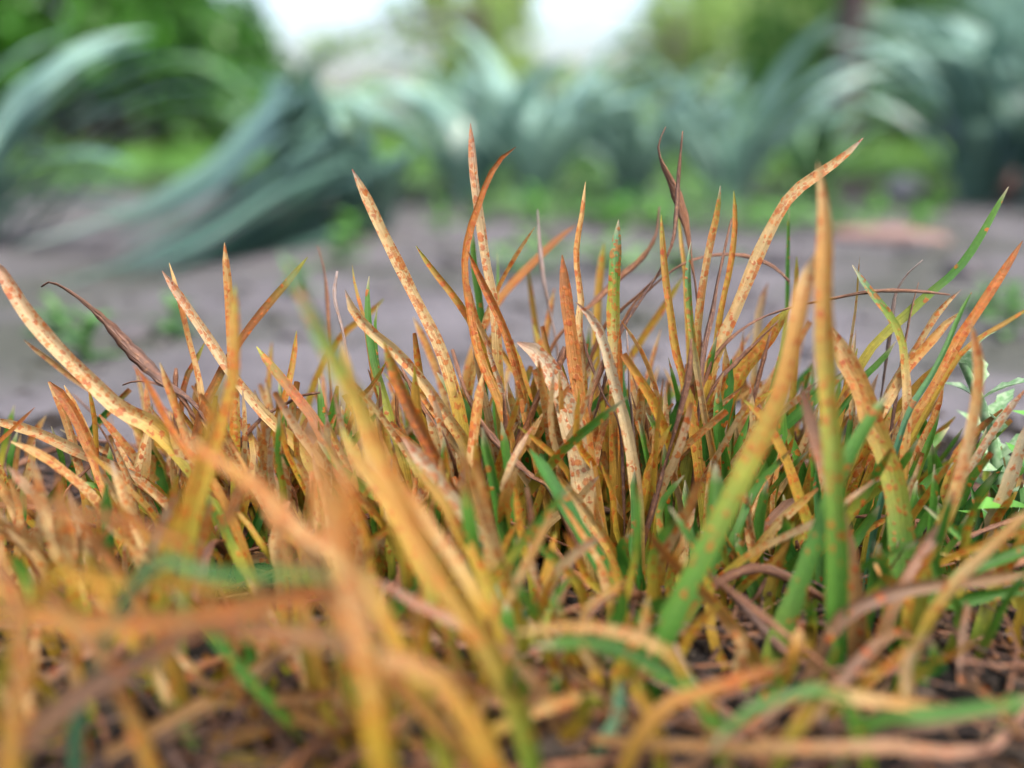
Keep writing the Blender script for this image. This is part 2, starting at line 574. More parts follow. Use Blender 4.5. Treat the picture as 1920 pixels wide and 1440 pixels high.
# colour types: (stops base -> tip, rust)
TYPES = {
    'o':  ([(0, 'olive'), (.22, 'lime'), (.42, 'yellow'), (.62, 'cream'), (.85, 'orange'), (1, 'cream')], .85),
    'p':  ([(0, 'green'), (.3, 'lime'), (.42, 'yellow'), (.55, 'cream'), (.85, 'pale'), (1, 'pink')], .50),
    'y':  ([(0, 'green'), (.3, 'lime'), (.6, 'yellow'), (.9, 'ochre'), (1, 'lime')], .55),
    'c':  ([(0, 'green'), (.24, 'lime'), (.4, 'yellow'), (.52, 'cream'), (.95, 'cream'), (1, 'grey')], .62),
    'cg': ([(0, 'olive'), (.3, 'lime'), (.5, 'yellow'), (.8, 'cream'), (.93, 'yellow'), (.97, 'leaf'), (1, 'white')], .62),
    'g':  ([(0, 'lime'), (.3, 'green'), (.7, 'leaf'), (.97, 'green'), (1, 'white')], .06),
    'G':  ([(0, 'green'), (.3, 'leaf'), (.7, 'deep'), (1, 'leaf')], .02),
    'gy': ([(0, 'yellow'), (.35, 'yellow'), (.6, 'lime'), (.75, 'leaf'), (.97, 'green'), (1, 'white')], .22),
    'go': ([(0, 'leaf'), (.35, 'green'), (.55, 'lime'), (.7, 'ochre'), (.85, 'orange'), (1, 'cream')], .45),
    'r':  ([(0, 'lime'), (.25, 'ochre'), (.5, 'orange'), (.8, 'rusty'), (1, 'umber')], .9),
    'n':  ([(0, 'ochre'), (.4, 'umber'), (.8, 'umber'), (.92, 'olive'), (1, 'lime')], .35),
    'm':  ([(0, 'green'), (.3, 'mint'), (.8, 'mint'), (1, 'teal')], .0),
    'T':  ([(0, 'teal'), (.5, 'teal'), (1, 'green')], .0),
    'w':  ([(0, 'yellow'), (.3, 'cream'), (.55, 'bleach'), (.9, 'white'), (1, 'pink')], .6),
    'gt': ([(0, 'yellow'), (.4, 'ochre'), (.62, 'cream'), (.74, 'lime'), (.86, 'green'), (.97, 'mint'), (1, 'white')], .55),
    'br': ([(0, 'straw'), (.4, 'straw'), (.7, 'pink'), (1, 'tan')], .35),
    'gj': ([(0, 'green'), (.2, 'olive'), (.4, 'ochre'), (.6, 'orange'), (.75, 'lime'), (.85, 'leaf'), (1, 'mint')], .8),
    'q':  ([(0, 'olive'), (.35, 'ochre'), (.7, 'straw'), (1, 'umber')], .5),  # low dead tan blades; dimmer foreground light is also put into these dull tones
    's':  ([(0, 'straw'), (.5, 'tan'), (1, 'straw')], .1),
    'b':  ([(0, 'umber'), (.4, 'brown'), (1, 'brown')], 0),
    'd':  ([(0, 'brown'), (.5, 'dark'), (1, 'brown')], 0),
    't':  ([(0, 'umber'), (.4, 'tan'), (1, 'grey')], 0),
    'u':  ([(0, 'umber'), (.5, 'umber'), (1, 'brown')], 0),
}

TUFTS = {}
def tuft(key, x, z, label):
    p = at(x, 1000, z)
    TUFTS[key] = thing('grass_tuft', (p.x, p.y, hfun(p.x, p.y) - .0005), label, 'grass', 'rust-spotted grass tufts')
tuft('A', 150, .128, 'orange speckled grass tuft with one thick pale blade leaning far out over the path')
tuft('B', 440, .130, 'rusty grass tuft with a shrivelled dark brown twisted blade and a slender upright orange one')
tuft('C', 740, .130, 'grass tuft with a short bright green pointed blade beside a thin grey dry stalk')
tuft('D', 930, .132, 'tallest rusty grass tuft with a straight pink-tipped blade crossed by a hooked brown tip')
tuft('E', 1110, .130, 'grass tuft with a broad bleached blade arching over and a green-tipped pustuled blade')
tuft('F', 1270, .132, 'grass tuft with dark dry wiry stalks standing among upright yellow spotted blades')
tuft('G', 1400, .131, 'grass tuft with a long cream spotted blade bent sharply at the middle')
tuft('H', 1720, .130, 'loose grass tuft with a long blade ending in plain green, next to a woolly weed')
tuft('I', 260, .084, 'low sprawling tuft of flattened orange and green blades')
tuft('J', 640, .084, 'tuft of broad orange blades, one with a soft green tip, crossing in front of others')
tuft('K', 930, .108, 'leaning yellow-orange grass tuft with a short mint green blade and a dark green one')
tuft('L', 1560, .106, 'bright green broad-bladed grass tuft with orange withered upper ends')
tuft('M', 1240, .090, 'low green and tan grass tuft of bent blades lying over dry straw')
tuft('N', 1000, .152, 'soft tuft of pale orange blades and a grey stalk standing behind the tallest tuft')
tuft('P', 420, .153, 'thin pale tuft standing behind the shrivelled dark brown blade')
tuft('Q', 1560, .153, 'thin yellow-green tuft standing behind the sharply bent cream blade')
tuft('O', 1800, .108, 'sparse tuft of lying green and tan blades on bare dark soil')

def trace(key, typ, width, pts, z=0, ztip=None, label=None, yaw=None, twist=None, fold=None, rust=None, tipstart=.88, belly=None):
    """pts are photo pixels from tip to base, z offsets in mm behind (+) or in front (-) of the focus plane at the base"""
    rr = random.Random(str(pts))
    zb = FOCUS + z / 1000
    zt = zb + ((ztip - z) / 1000 if ztip is not None else rr.uniform(-.004, .004))
    pp = list(reversed(pts))
    n = len(pp)
    W = []
    for i, (x, y) in enumerate(pp):
        f = i / (n - 1)
        W.append(at(x, y, zb * (1 - f) + zt * f))
    p0, p1 = W[0], W[1]
    d = (p0 - p1).normalized()
    drop = p0.z
    if drop > .002:
        # the hidden lower part of the leaf curves down to the soil
        hx = Vector((d.x, d.y, 0))
        k = min(.9, hx.length / max(.25, -d.z + .15))
        b0 = Vector((p0.x, p0.y, 0)) + (hx.normalized() * drop * k * .45 if hx.length > 1e-4 else Vector((0, 0, 0)))
        b0.z = hfun(b0.x, b0.y) - .001
        mid = p0.lerp(b0, .5) + (hx * drop * .10)
        W = [b0, mid] + W
    stops, ru = TYPES[typ]
    if rust is not None: ru = rust
    wd = width / FPX * (zb + zt) / 2
    par = TUFTS[key]
    if key in 'LO': wd *= 1.2
    if typ in 'bdtu':
        o = dry_blade(W, wd, stops, par, rr, belly=belly)
    else:
        o = flat_blade(W, wd * .95, stops, ru, par, rr, yaw=yaw, twist=twist, fold=fold, tipstart=tipstart)
    if label: o['label'] = label
    return o

T = trace
# --- left
T('A', 'p', 36, [(-18, 482), (0, 503), (50, 583), (100, 643), (167, 710), (225, 765), (277, 790), (340, 850), (400, 930)], -5, -9, 'thick pale blade speckled with orange rust', yaw=.1, twist=.2, rust=.7)
T('A', 'o', 18, [(45, 637), (90, 668), (130, 700), (190, 740), (260, 800)], 12)
T('A', 'o', 18, [(90, 716), (115, 760), (135, 820), (150, 880), (165, 950)], 0)
T('A', 'r', 26, [(92, 715), (120, 745), (150, 795), (178, 860), (205, 930), (235, 1010)], -4)
T('A', 'o', 18, [(120, 722), (142, 770), (165, 820), (180, 880)], 6)
T('A', 'c', 24, [(-30, 785), (50, 805), (110, 830), (170, 858), (230, 885), (300, 930)], 0, rust=.85, yaw=0)
T('A', 'c', 20, [(225, 873), (255, 893), (285, 920), (320, 955)], -1, rust=.8)
T('A', 'r', 12, [(65, 764), (40, 790), (10, 820), (-15, 850)], -3)
T('A', 'o', 22, [(20, 828), (70, 850), (120, 885), (160, 920), (200, 970)], -7)
T('A', 'o', 26, [(-25, 880), (10, 920), (40, 980), (60, 1060)], -10)
T('A', 'y', 12, [(165, 720), (175, 765), (180, 800), (183, 870), (190, 950)], 0)
T('A', 'd', 8, [(180, 790), (205, 830), (220, 870), (237, 935)], 0, label='thin dark purple dried blade')
T('A', 'c', 16, [(210, 815), (228, 850), (250, 890), (275, 930), (300, 990)], 0, rust=.85)
T('A', 'c', 15, [(288, 768), (272, 820), (258, 870), (246, 940)], 0, rust=.8)
T('A', 'g', 14, [(208, 830), (206, 880), (203, 930)], 6)
T('A', 'G', 30, [(200, 905), (205, 1000), (206, 1100), (200, 1230)], -14)
# --- left of centre
T('B', 'd', 21, [(78, 537), (90, 529), (108, 533), (150, 560), (200, 605), (240, 650), (280, 690), (315, 722), (350, 745), (385, 790)], 0, 1,
  'shrivelled dark brown blade twisted like rope', belly=lambda v: .55 + .75 * math.exp(-((v - .66) / .17) ** 2))
T('B', 'o', 17, [(317, 493), (332, 560), (352, 640), (370, 715), (382, 800), (390, 880)], 1)
T('B', 'p', 23, [(304, 508), (330, 545), (385, 625), (440, 708), (500, 780), (560, 838), (600, 905)], -1, yaw=.1, twist=.2)
T('B', 'o', 21, [(421, 455), (427, 520), (432, 600), (436, 680), (440, 760), (440, 860)], 0, label='slender upright orange blade with a green tip')
T('B', 'y', 26, [(440, 533), (441, 600), (440, 690), (425, 770), (400, 860), (360, 1000)], -26, rust=.5)
T('B', 'n', 19, [(577, 482), (540, 530), (505, 570), (465, 620), (425, 680), (402, 725), (375, 790)], 0, 2, 'rolled brown blade with a green tip')
T('B', 'n', 13, [(385, 640), (370, 670), (350, 705), (340, 760)], 4)
T('B', 'n', 25, [(481, 650), (510, 690), (550, 738), (590, 790), (620, 850), (650, 920)], -4, rust=.7)
T('B', 'y', 16, [(556, 620), (548, 680), (535, 740), (515, 800), (500, 900)], 2, rust=.7)
T('B', 'y', 13, [(510, 640), (505, 740), (500, 820)], 24)
T('B', 'o', 22, [(300, 680), (320, 730), (345, 800), (365, 860), (380, 930)], -8, rust=.9)
T('B', 'r', 22, [(250, 685), (275, 720), (310, 790), (350, 850), (400, 910)], -14)
T('B', 'b', 9, [(230, 722), (255, 714), (290, 718), (320, 730), (350, 760)], 0)
T('B', 'b', 12, [(600, 736), (565, 742), (535, 757), (500, 777), (475, 800), (452, 828), (440, 870)], 1)
T('B', 'b', 13, [(330, 690), (328, 760), (330, 840), (335, 930)], 2)
T('B', 'n', 20, [(575, 870), (555, 905), (535, 940), (520, 970)], 5)
T('B', 'G', 15, [(545, 915), (570, 935), (600, 955)], 6)
# --- centre left
T('C', 'u', 8, [(595, 460), (608, 510), (614, 570), (617, 640), (620, 720)], 14)
T('C', 't', 9, [(632, 508), (627, 555), (640, 610), (650, 660), (655, 720), (668, 790)], 0, label='thin grey wrinkled dry stalk')
T('C', 'y', 14, [(660, 497), (664, 540), (680, 600), (686, 640), (700, 720), (720, 800), (735, 880), (765, 1000)], 1, rust=.75)
T('C', 'gy', 19, [(692, 518), (689, 560), (692, 620), (702, 680), (718, 740), (742, 820), (760, 880)], -1, label='short bright green pointed blade, yellow below', yaw=.1, twist=.1, tipstart=.8, rust=.0)
T('C', 'gy', 9, [(708, 572), (703, 610), (705, 660), (712, 720)], 2)
T('C', 'c', 25, [(647, 543), (665, 585), (700, 623), (740, 657), (790, 710), (830, 770), (865, 818), (892, 880)], -1, rust=.6, yaw=.1, twist=.2)
T('C', 'n', 32, [(720, 640), (738, 690), (768, 760), (800, 820), (840, 900), (885, 985)], -12, rust=.7)
T('C', 'u', 11, [(752, 688), (778, 740), (808, 790), (830, 828), (855, 885)], 2)
T('C', 'n', 14, [(728, 672), (712, 705), (690, 735), (670, 765)], 1)
T('C', 'o', 18, [(775, 595), (795, 640), (815, 690), (830, 740)], 20)
T('C', 'y', 15, [(720, 560), (690, 590), (650, 620), (620, 660), (590, 720)], 22)
T('C', 'o', 20, [(690, 750), (705, 810), (730, 870), (755, 950), (790, 1040)], -6)
# --- tall centre
T('D', 'c', 26, [(660, 317), (690, 375), (720, 440), (755, 510), (790, 580), (820, 640), (842, 700), (858, 760), (872, 830), (888, 900)], 0, 2, 'long straight cream blade with orange blotches', yaw=.1, twist=.2, rust=.75)
T('D', 'y', 17, [(780, 461), (810, 505), (850, 555), (880, 600), (905, 660), (925, 720), (940, 760), (952, 830)], 2, rust=.5)
T('D', 'p', 21, [(882, 231), (885, 280), (890, 340), (901, 420), (913, 500), (925, 560), (932, 640), (935, 720), (942, 800), (950, 880)], 0, 1, 'tall straight pink-tipped blade with sparse rust spots', yaw=.05, twist=.1, rust=.5)
T('D', 'r', 20, [(967, 275), (935, 298), (912, 335), (893, 385), (875, 440), (868, 500), (874, 560), (884, 620), (900, 680), (920, 725), (945, 790)], -1, 0, 'rusty brown blade with hooked tip')
T('D', 'r', 20, [(878, 472), (900, 520), (935, 590), (955, 640), (975, 710), (990, 790), (1010, 870), (1030, 950)], -1)
T('D', 'o', 22, [(870, 510), (880, 560), (895, 610), (920, 660), (935, 720), (950, 800)], 2)
T('D', 'g', 21, [(887, 428), (890, 490), (898, 540), (905, 600), (910, 700)], 10)
T('D', 'g', 11, [(932, 473), (931, 530), (925, 620), (925, 700)], 14)
T('D', 'o', 18, [(1003, 425), (972, 468), (942, 520), (918, 572), (895, 650)], 7, rust=.85)
T('N', 'r', 24, [(1080, 422), (1030, 470), (980, 520), (940, 565), (900, 640), (880, 720)], 20, 24, rust=.4)
T('N', 't', 9, [(1008, 392), (1012, 460), (1020, 530), (1034, 600), (1045, 655), (1055, 740)], 15, label='soft grey dry stalk')
T('N', 'y', 18, [(990, 500), (1000, 570), (1010, 640), (1020, 720)], 24, rust=.3)
T('N', 'o', 16, [(1040, 540), (1030, 600), (1015, 680), (1005, 760)], 22)
T('N', 'y', 20, [(1133, 455), (1125, 530), (1120, 600), (1118, 680)], 24, rust=.3)
T('N', 'y', 20, [(1280, 520), (1240, 580), (1200, 640), (1160, 700), (1130, 760)], 24, rust=.3)
T('N', 'p', 18, [(1440, 530), (1425, 580), (1420, 640), (1415, 700)], 28, rust=.2)
T('N', 'y', 22, [(945, 600), (900, 660), (875, 720), (860, 800)], 22, rust=.3)
T('D', 'y', 20, [(960, 640), (985, 720), (1000, 800), (1010, 880)], 6)
T('D', 'y', 22, [(1000, 610), (1020, 700), (1030, 780)], 14)
T('D', 'w', 14, [(910, 630), (925, 680), (945, 740)], 0)
# --- centre right
T('E', 'r', 30, [(1054, 478), (1060, 540), (1070, 620), (1080, 700), (1090, 770), (1102, 850), (1117, 950), (1138, 1070)], -5, rust=.75, label='reddish orange blade with a grey tip', yaw=.1, twist=.1)
T('E', 'o', 14, [(1098, 341), (1092, 400), (1082, 460), (1083, 510), (1090, 560), (1086, 610), (1094, 700)], 0, rust=.85)
T('E', 'w', 24, [(1080, 567), (1100, 583), (1122, 612), (1137, 655), (1151, 710), (1166, 765), (1181, 830), (1190, 900), (1196, 965), (1200, 1100)], -4, label='pale bent blade turning green below', rust=.45)
T('E', 'w', 48, [(970, 642), (985, 645), (1012, 668), (1040, 708), (1060, 760), (1075, 810), (1088, 870), (1097, 930), (1110, 1000)], -5, -4, 'broad bleached blade arching over, with a folded midrib', rust=.7, yaw=.05, twist=-.3, fold=.4)
T('E', 'gt', 28, [(1160, 412), (1156, 460), (1153, 520), (1150, 580), (1152, 640), (1155, 720)], 0, label='green-tipped blade with raised rust pustules', yaw=.05, twist=.1, rust=.65)
T('E', 'r', 12, [(1162, 615), (1162, 660), (1163, 720)], -2)
T('E', 'u', 13, [(1236, 388), (1230, 440), (1205, 482), (1160, 522), (1110, 570), (1070, 605), (1030, 660)], 13)
T('E', 'u', 10, [(1250, 500), (1200, 550), (1150, 595), (1120, 640)], 12)
T('E', 'u', 22, [(1135, 672), (1125, 700), (1112, 730), (1105, 765)], -2)
T('E', 'u', 22, [(1060, 650), (1050, 680), (1025, 720), (1005, 755)], -2)
T('E', 'd', 7, [(1092, 620), (1100, 660), (1115, 700), (1135, 750), (1155, 780), (1165, 830), (1170, 940)], -3, label='thin dark wavy dry stalk')
T('E', 't', 9, [(1175, 620), (1178, 680), (1180, 740), (1185, 780)], 1)
T('E', 'o', 18, [(1150, 760), (1130, 800), (1120, 840), (1110, 890)], 1)
T('E', 'o', 15, [(1164, 600), (1200, 650), (1224, 705), (1238, 760), (1238, 820), (1220, 900)], 0, rust=.7)
T('E', 'o', 18, [(1180, 750), (1200, 800), (1215, 850)], 2)
# --- wiry stalks and green tips
T('F', 'd', 9, [(1280, 246), (1273, 320), (1268, 400), (1262, 450), (1245, 492), (1210, 550), (1175, 602), (1150, 660)], 2, 2, 'wiry dark brown stalk reaching high')
T('F', 'u', 21, [(1248, 238), (1234, 272), (1241, 305), (1258, 340), (1272, 375), (1288, 430), (1298, 500), (1308, 570)], 6, 4, 'curled brown dead leaf on a thin stalk', belly=lambda v: .38 + .62 * math.exp(-((v - .84) / .08) ** 2))
T('F', 'y', 17, [(1240, 403), (1242, 450), (1248, 520), (1258, 590), (1266, 650), (1280, 705), (1290, 765)], 0, rust=.8)
T('F', 'gt', 19, [(1296, 453), (1292, 510), (1295, 570), (1300, 625), (1310, 690), (1325, 780), (1342, 860)], -3, rust=.45)
T('F', 'cg', 19, [(1351, 348), (1345, 400), (1330, 470), (1318, 540), (1311, 600), (1308, 660), (1312, 730)], 1, rust=.8)
T('F', 'd', 11, [(1372, 410), (1360, 460), (1345, 530), (1335, 590), (1321, 650), (1314, 725)], -1)
T('F', 'd', 13, [(1296, 635), (1292, 700), (1275, 772), (1250, 860), (1226, 945), (1208, 1010)], -4)
T('F', 'y', 14, [(1376, 358), (1379, 420), (1370, 500), (1355, 570), (1343, 650)], 3, rust=.8)
T('F', 'y', 10, [(1272, 400), (1278, 460), (1285, 530)], 10, rust=.3)
T('F', 'u', 9, [(1480, 528), (1450, 500), (1400, 480), (1340, 478), (1280, 495), (1220, 540), (1170, 600)], 10)
T('F', 'r', 20, [(1290, 690), (1300, 760), (1310, 850), (1320, 940)], 0)
T('F', 'y', 26, [(1290, 720), (1300, 800), (1310, 880), (1320, 950)], -1, rust=.7)
T('F', 'G', 20, [(1318, 790), (1325, 860), (1325, 920)], 2)
T('F', 'b', 13, [(1292, 800), (1280, 870), (1265, 930)], 2)
# --- bent blade and right centre
T('G', 'c', 26, [(1618, 259), (1580, 295), (1530, 330), (1487, 363), (1460, 402), (1430, 460), (1405, 520), (1380, 580), (1352, 640), (1332, 690), (1315, 745)], 0, 1, 'long cream spotted blade bent at the middle', yaw=.05, twist=.1, rust=.68)
T('L', 'go', 34, [(1534, 305), (1545, 380), (1548, 450), (1546, 520), (1546, 600), (1552, 700), (1558, 800), (1566, 880)], -30, -26, 'broad upright blade, orange above and green below', yaw=.1, twist=.1, tipstart=.8)
T('L', 'go', 38, [(1535, 470), (1520, 510), (1505, 560), (1490, 640), (1465, 740), (1410, 860), (1335, 1010), (1245, 1190)], -30, -26, 'long leaning blade fading from orange to green', yaw=.1)
T('G', 'b', 8, [(1782, 553), (1720, 546), (1640, 546), (1560, 560), (1480, 577), (1410, 605), (1350, 655), (1320, 720)], 0, label='thin brown dry stalk arching far over')
T('G', 'b', 9, [(1460, 600), (1420, 640), (1380, 680), (1330, 740)], -1)
T('G', 'y', 42, [(1482, 575), (1440, 640), (1395, 695), (1362, 760), (1345, 840)], 3, rust=.7, label='broad yellow-green blade with small orange spots')
T('G', 'gy', 10, [(1480, 390), (1478, 480), (1475, 600), (1455, 750)], 16, rust=.1)
T('G', 'y', 16, [(1494, 480), (1495, 560), (1492, 640)], 12, rust=.4)
T('G', 'g', 22, [(1485, 590), (1470, 660), (1450, 740), (1440, 800)], 9)
T('G', 'y', 28, [(1394, 750), (1430, 788), (1465, 850), (1490, 920), (1512, 990)], -8, rust=.6)
T('G', 'b', 9, [(1446, 620), (1430, 680), (1415, 740), (1405, 800)], 0)
T('G', 'o', 20, [(1360, 650), (1362, 700), (1360, 760)], 3)
T('G', 'br', 30, [(1500, 930), (1460, 970), (1420, 1020), (1390, 1050)], -3)
T('G', 'o', 18, [(1455, 880), (1430, 930), (1405, 980)], -1)
# --- right
T('H', 'gy', 19, [(1891, 350), (1862, 400), (1825, 465), (1790, 510), (1740, 552), (1700, 590), (1655, 630), (1610, 690)], 2, 0, 'long leaning blade ending in plain green', yaw=.1, rust=.0)
T('H', 'gt', 20, [(1598, 497), (1630, 545), (1662, 585), (1688, 630), (1695, 680), (1700, 760), (1695, 850)], -4, rust=.55)
T('H', 'cg', 11, [(1612, 480), (1608, 560), (1600, 620), (1590, 690)], 3)
T('H', 'c', 19, [(1803, 542), (1760, 580), (1722, 640), (1690, 690), (1655, 750)], 0, rust=.75)
T('H', 'o', 24, [(1800, 585), (1770, 610), (1735, 650), (1700, 690), (1655, 765), (1600, 850)], -3)
T('H', 'r', 22, [(1917, 452), (1880, 510), (1840, 572), (1800, 632), (1770, 690), (1740, 745), (1700, 810)], -2)
T('H', 'T', 13, [(1822, 548), (1800, 590), (1780, 640), (1750, 700), (1715, 755), (1695, 800)], -6)
T('H', 'y', 12, [(1945, 568), (1880, 610), (1830, 640), (1785, 690)], -5, rust=.5)
T('H', 'o', 26, [(1820, 605), (1836, 680), (1830, 760), (1812, 850), (1790, 930), (1758, 1015)], -22)
T('H', 'd', 7, [(1722, 530), (1710, 575), (1700, 625), (1690, 680)], 0)
T('H', 't', 8, [(1730, 487), (1700, 515), (1680, 550), (1672, 600)], 4)
T('H', 'c', 14, [(1605, 620), (1600, 680), (1600, 760)], 4)
T('H', 'o', 16, [(1770, 720), (1750, 780), (1720, 840), (1700, 900)], 1, rust=.8)
T('H', 'w', 24, [(1925, 728), (1885, 780), (1845, 840), (1805, 910), (1770, 990)], -6, rust=.9, label='greyish brown blade densely dotted with rust')
T('H', 'w', 27, [(1930, 785), (1905, 865), (1872, 950), (1835, 1020), (1795, 1090)], -4, rust=.35)
T('H', 'g', 22, [(1780, 800), (1730, 850), (1690, 920), (1670, 1000)], 4)
T('H', 'g', 26, [(1640, 860), (1625, 930), (1620, 1010), (1620, 1090)], 3)
T('H', 'g', 16, [(1752, 870), (1750, 950), (1740, 1030)], -8)
T('H', 'y', 18, [(1700, 760), (1660, 810), (1620, 860), (1585, 920)], 2, rust=.4)
T('H', 'g', 16, [(1680, 640), (1650, 680), (1610, 720)], 5)
T('H', 'b', 10, [(1925, 965), (1870, 985), (1810, 1010), (1750, 1050)], -8)
T('H', 'b', 11, [(1590, 970), (1640, 968), (1700, 975), (1760, 990)], -2)
T('L', 'go', 40, [(1562, 615), (1575, 650), (1613, 722), (1635, 790), (1658, 845), (1682, 930), (1692, 1030), (1696, 1150), (1690, 1275)], -16, -8, 'cream speckled blade turning into a broad green base', yaw=.05, twist=.1)
T('L', 'g', 34, [(1665, 738), (1632, 790), (1592, 860), (1570, 910), (1545, 980), (1500, 1100), (1445, 1240)], -24, label='broad green blade with yellow middle')
T('L', 'br', 28, [(1500, 718), (1530, 830), (1560, 920), (1582, 1000), (1602, 1100)], -24)
T('L', 'g', 34, [(1342, 868), (1338, 950), (1325, 1040), (1292, 1130), (1240, 1200)], -20)
T('L', 'r', 30, [(1205, 985), (1270, 1055), (1340, 1125), (1390, 1188), (1425, 1245)], -26, rust=.3)
T('L', 'g', 26, [(1560, 950), (1570, 1030), (1580, 1100), (1590, 1180)], -14)
T('L', 'y', 24, [(1490, 980), (1460, 1060), (1440, 1140), (1435, 1220)], -14, rust=.2)
T('L', 'g', 24, [(1380, 1000), (1400, 1080), (1425, 1150), (1440, 1220)], -12)
for k, (key, typ, wd_, pts_, z_) in enumerate([
        ('L', 'g', 24, [(1440, 900), (1425, 980), (1420, 1060), (1425, 1140)], -8), ('L', 'G', 20, [(1530, 880), (1540, 960), (1545, 1050), (1540, 1140)], -10),
        ('H', 'g', 22, [(1720, 900), (1700, 980), (1690, 1060)], -6), ('H', 'g', 18, [(1850, 800), (1830, 870), (1800, 950), (1780, 1040)], 2),
        ('O', 'g', 24, [(1650, 1020), (1640, 1100), (1620, 1180), (1600, 1250)], -18), ('L', 'g', 22, [(1285, 900), (1300, 980), (1310, 1060)], -4),
        ('E', 'g', 24, [(1190, 880), (1195, 960), (1198, 1040), (1200, 1120)], -8), ('K', 'gy', 22, [(1010, 790), (1020, 860), (1035, 940)], 0),
        ('F', 'g', 18, [(1245, 830), (1250, 900), (1255, 980)], 1), ('G', 'gy', 20, [(1380, 740), (1375, 820), (1370, 900)], 1),
        ('G', 'g', 18, [(1600, 760), (1590, 840), (1575, 930)], 3), ('H', 'g', 16, [(1900, 860), (1880, 930), (1850, 1000)], 4)]):
    T(key, typ, wd_, pts_, z_)
# --- front, crossing
T('J', 'gj', 46, [(525, 470), (578, 580), (635, 690), (690, 800), (730, 900), (785, 1010), (850, 1120), (930, 1240)], -46, -46, 'broad blade with a soft green tip, yellow orange below', yaw=.05, twist=.1, rust=.6, tipstart=.7)
T('J', 'o', 50, [(575, 770), (600, 860), (622, 950), (645, 1050), (680, 1160), (700, 1300)], -59, -59, yaw=.1, rust=.85)
T('J', 'o', 40, [(640, 830), (648, 900), (650, 980), (655, 1060), (690, 1200)], -57, -57, yaw=.1, rust=.85)
T('J', 'o', 36, [(330, 810), (383, 853), (467, 907), (567, 1003), (640, 1050), (700, 1120)], -50, -46)
T('J', 'r', 34, [(560, 1060), (627, 1147), (687, 1213), (747, 1287), (813, 1353), (880, 1425)], -50, -54, rust=.4)
T('J', 'G', 40, [(688, 1150), (698, 1250), (712, 1380), (720, 1450)], -54)
T('J', 'br', 34, [(690, 1080), (760, 1130), (830, 1165), (900, 1200), (960, 1245), (1010, 1300)], -38)
T('J', 'o', 40, [(470, 880), (520, 940), (570, 1020), (620, 1110)], -48)
T('J', 'y', 28, [(640, 800), (672, 867), (727, 947), (773, 1030), (810, 1115), (850, 1220)], -30, rust=.3)
T('J', 'o', 36, [(640, 640), (655, 720), (680, 800), (700, 880), (740, 980)], -22, rust=.3)
T('K', 'w', 36, [(754, 820), (793, 865), (837, 927), (880, 985), (930, 1080), (960, 1180)], -18, rust=.5, label='pale blade with curved tip and orange spots')
T('K', 'y', 30, [(760, 860), (810, 920), (860, 1000), (915, 1110), (950, 1210)], -28, rust=.25)
T('K', 'o', 40, [(860, 820), (890, 900), (920, 990), (950, 1080), (975, 1180)], -26, rust=.5)
T('K', 'o', 36, [(690, 830), (760, 930), (820, 1010), (880, 1100), (930, 1200)], -34, rust=.6)
T('K', 'o', 26, [(1040, 955), (1010, 1020), (980, 1080), (950, 1140), (915, 1205)], -26, rust=.3)
T('K', 'm', 42, [(900, 1015), (930, 1080), (960, 1140), (985, 1190), (1010, 1260)], -20, label='short mint green blade', yaw=.1)
T('K', 'G', 36, [(993, 842), (1030, 900), (1070, 970), (1112, 1040), (1150, 1110), (1175, 1180)], -15, label='dark green blade')
T('D', 'b', 14, [(848, 655), (870, 728), (900, 790), (950, 850), (1000, 895), (1030, 918)], -6, label='thick brown dry stalk bent over')
T('K', 'g', 24, [(940, 790), (948, 860), (958, 930), (965, 1000)], -6)
T('K', 'g', 26, [(905, 800), (925, 880), (940, 960), (955, 1040)], -10)
T('K', 'y', 20, [(965, 910), (970, 970), (985, 1040), (1000, 1110)], -12, rust=.4)
T('K', 'br', 30, [(1085, 1030), (1070, 1090), (1050, 1150), (1040, 1200)], -18)
T('K', 'o', 20, [(1120, 1050), (1140, 1120), (1150, 1200)], -18)
T('K', 'o', 24, [(905, 700), (890, 800), (885, 880), (905, 960)], -8)
# --- front left, lying
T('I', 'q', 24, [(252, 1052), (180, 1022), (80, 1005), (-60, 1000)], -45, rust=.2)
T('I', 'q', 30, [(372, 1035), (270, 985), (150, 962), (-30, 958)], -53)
T('I', 'y', 28, [(490, 1112), (330, 1098), (180, 1092), (90, 1090)], -51, rust=.3)
T('I', 'T', 28, [(640, 1090), (520, 1075), (400, 1080), (280, 1062)], -53)
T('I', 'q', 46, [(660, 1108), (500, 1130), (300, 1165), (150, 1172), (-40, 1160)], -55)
T('I', 's', 48, [(620, 1105), (480, 1130), (350, 1185), (230, 1255), (120, 1325), (0, 1430)], -55)
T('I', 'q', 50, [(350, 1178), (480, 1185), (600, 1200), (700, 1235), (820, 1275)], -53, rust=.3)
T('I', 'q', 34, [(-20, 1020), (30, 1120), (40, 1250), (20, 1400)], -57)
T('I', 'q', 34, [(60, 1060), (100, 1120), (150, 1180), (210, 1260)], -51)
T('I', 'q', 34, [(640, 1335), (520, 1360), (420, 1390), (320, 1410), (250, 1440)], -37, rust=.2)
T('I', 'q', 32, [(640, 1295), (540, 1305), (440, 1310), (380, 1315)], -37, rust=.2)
T('I', 'y', 40, [(640, 1440), (480, 1430), (330, 1440)], -39, rust=.2)
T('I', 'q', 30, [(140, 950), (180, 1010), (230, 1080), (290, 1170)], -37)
T('I', 'y', 34, [(420, 700), (400, 800), (370, 900), (340, 1000), (310, 1100)], -33, rust=.4)
T('I', 'q', 26, [(400, 1010), (440, 950), (470, 900), (520, 1000)], -39, rust=.3)
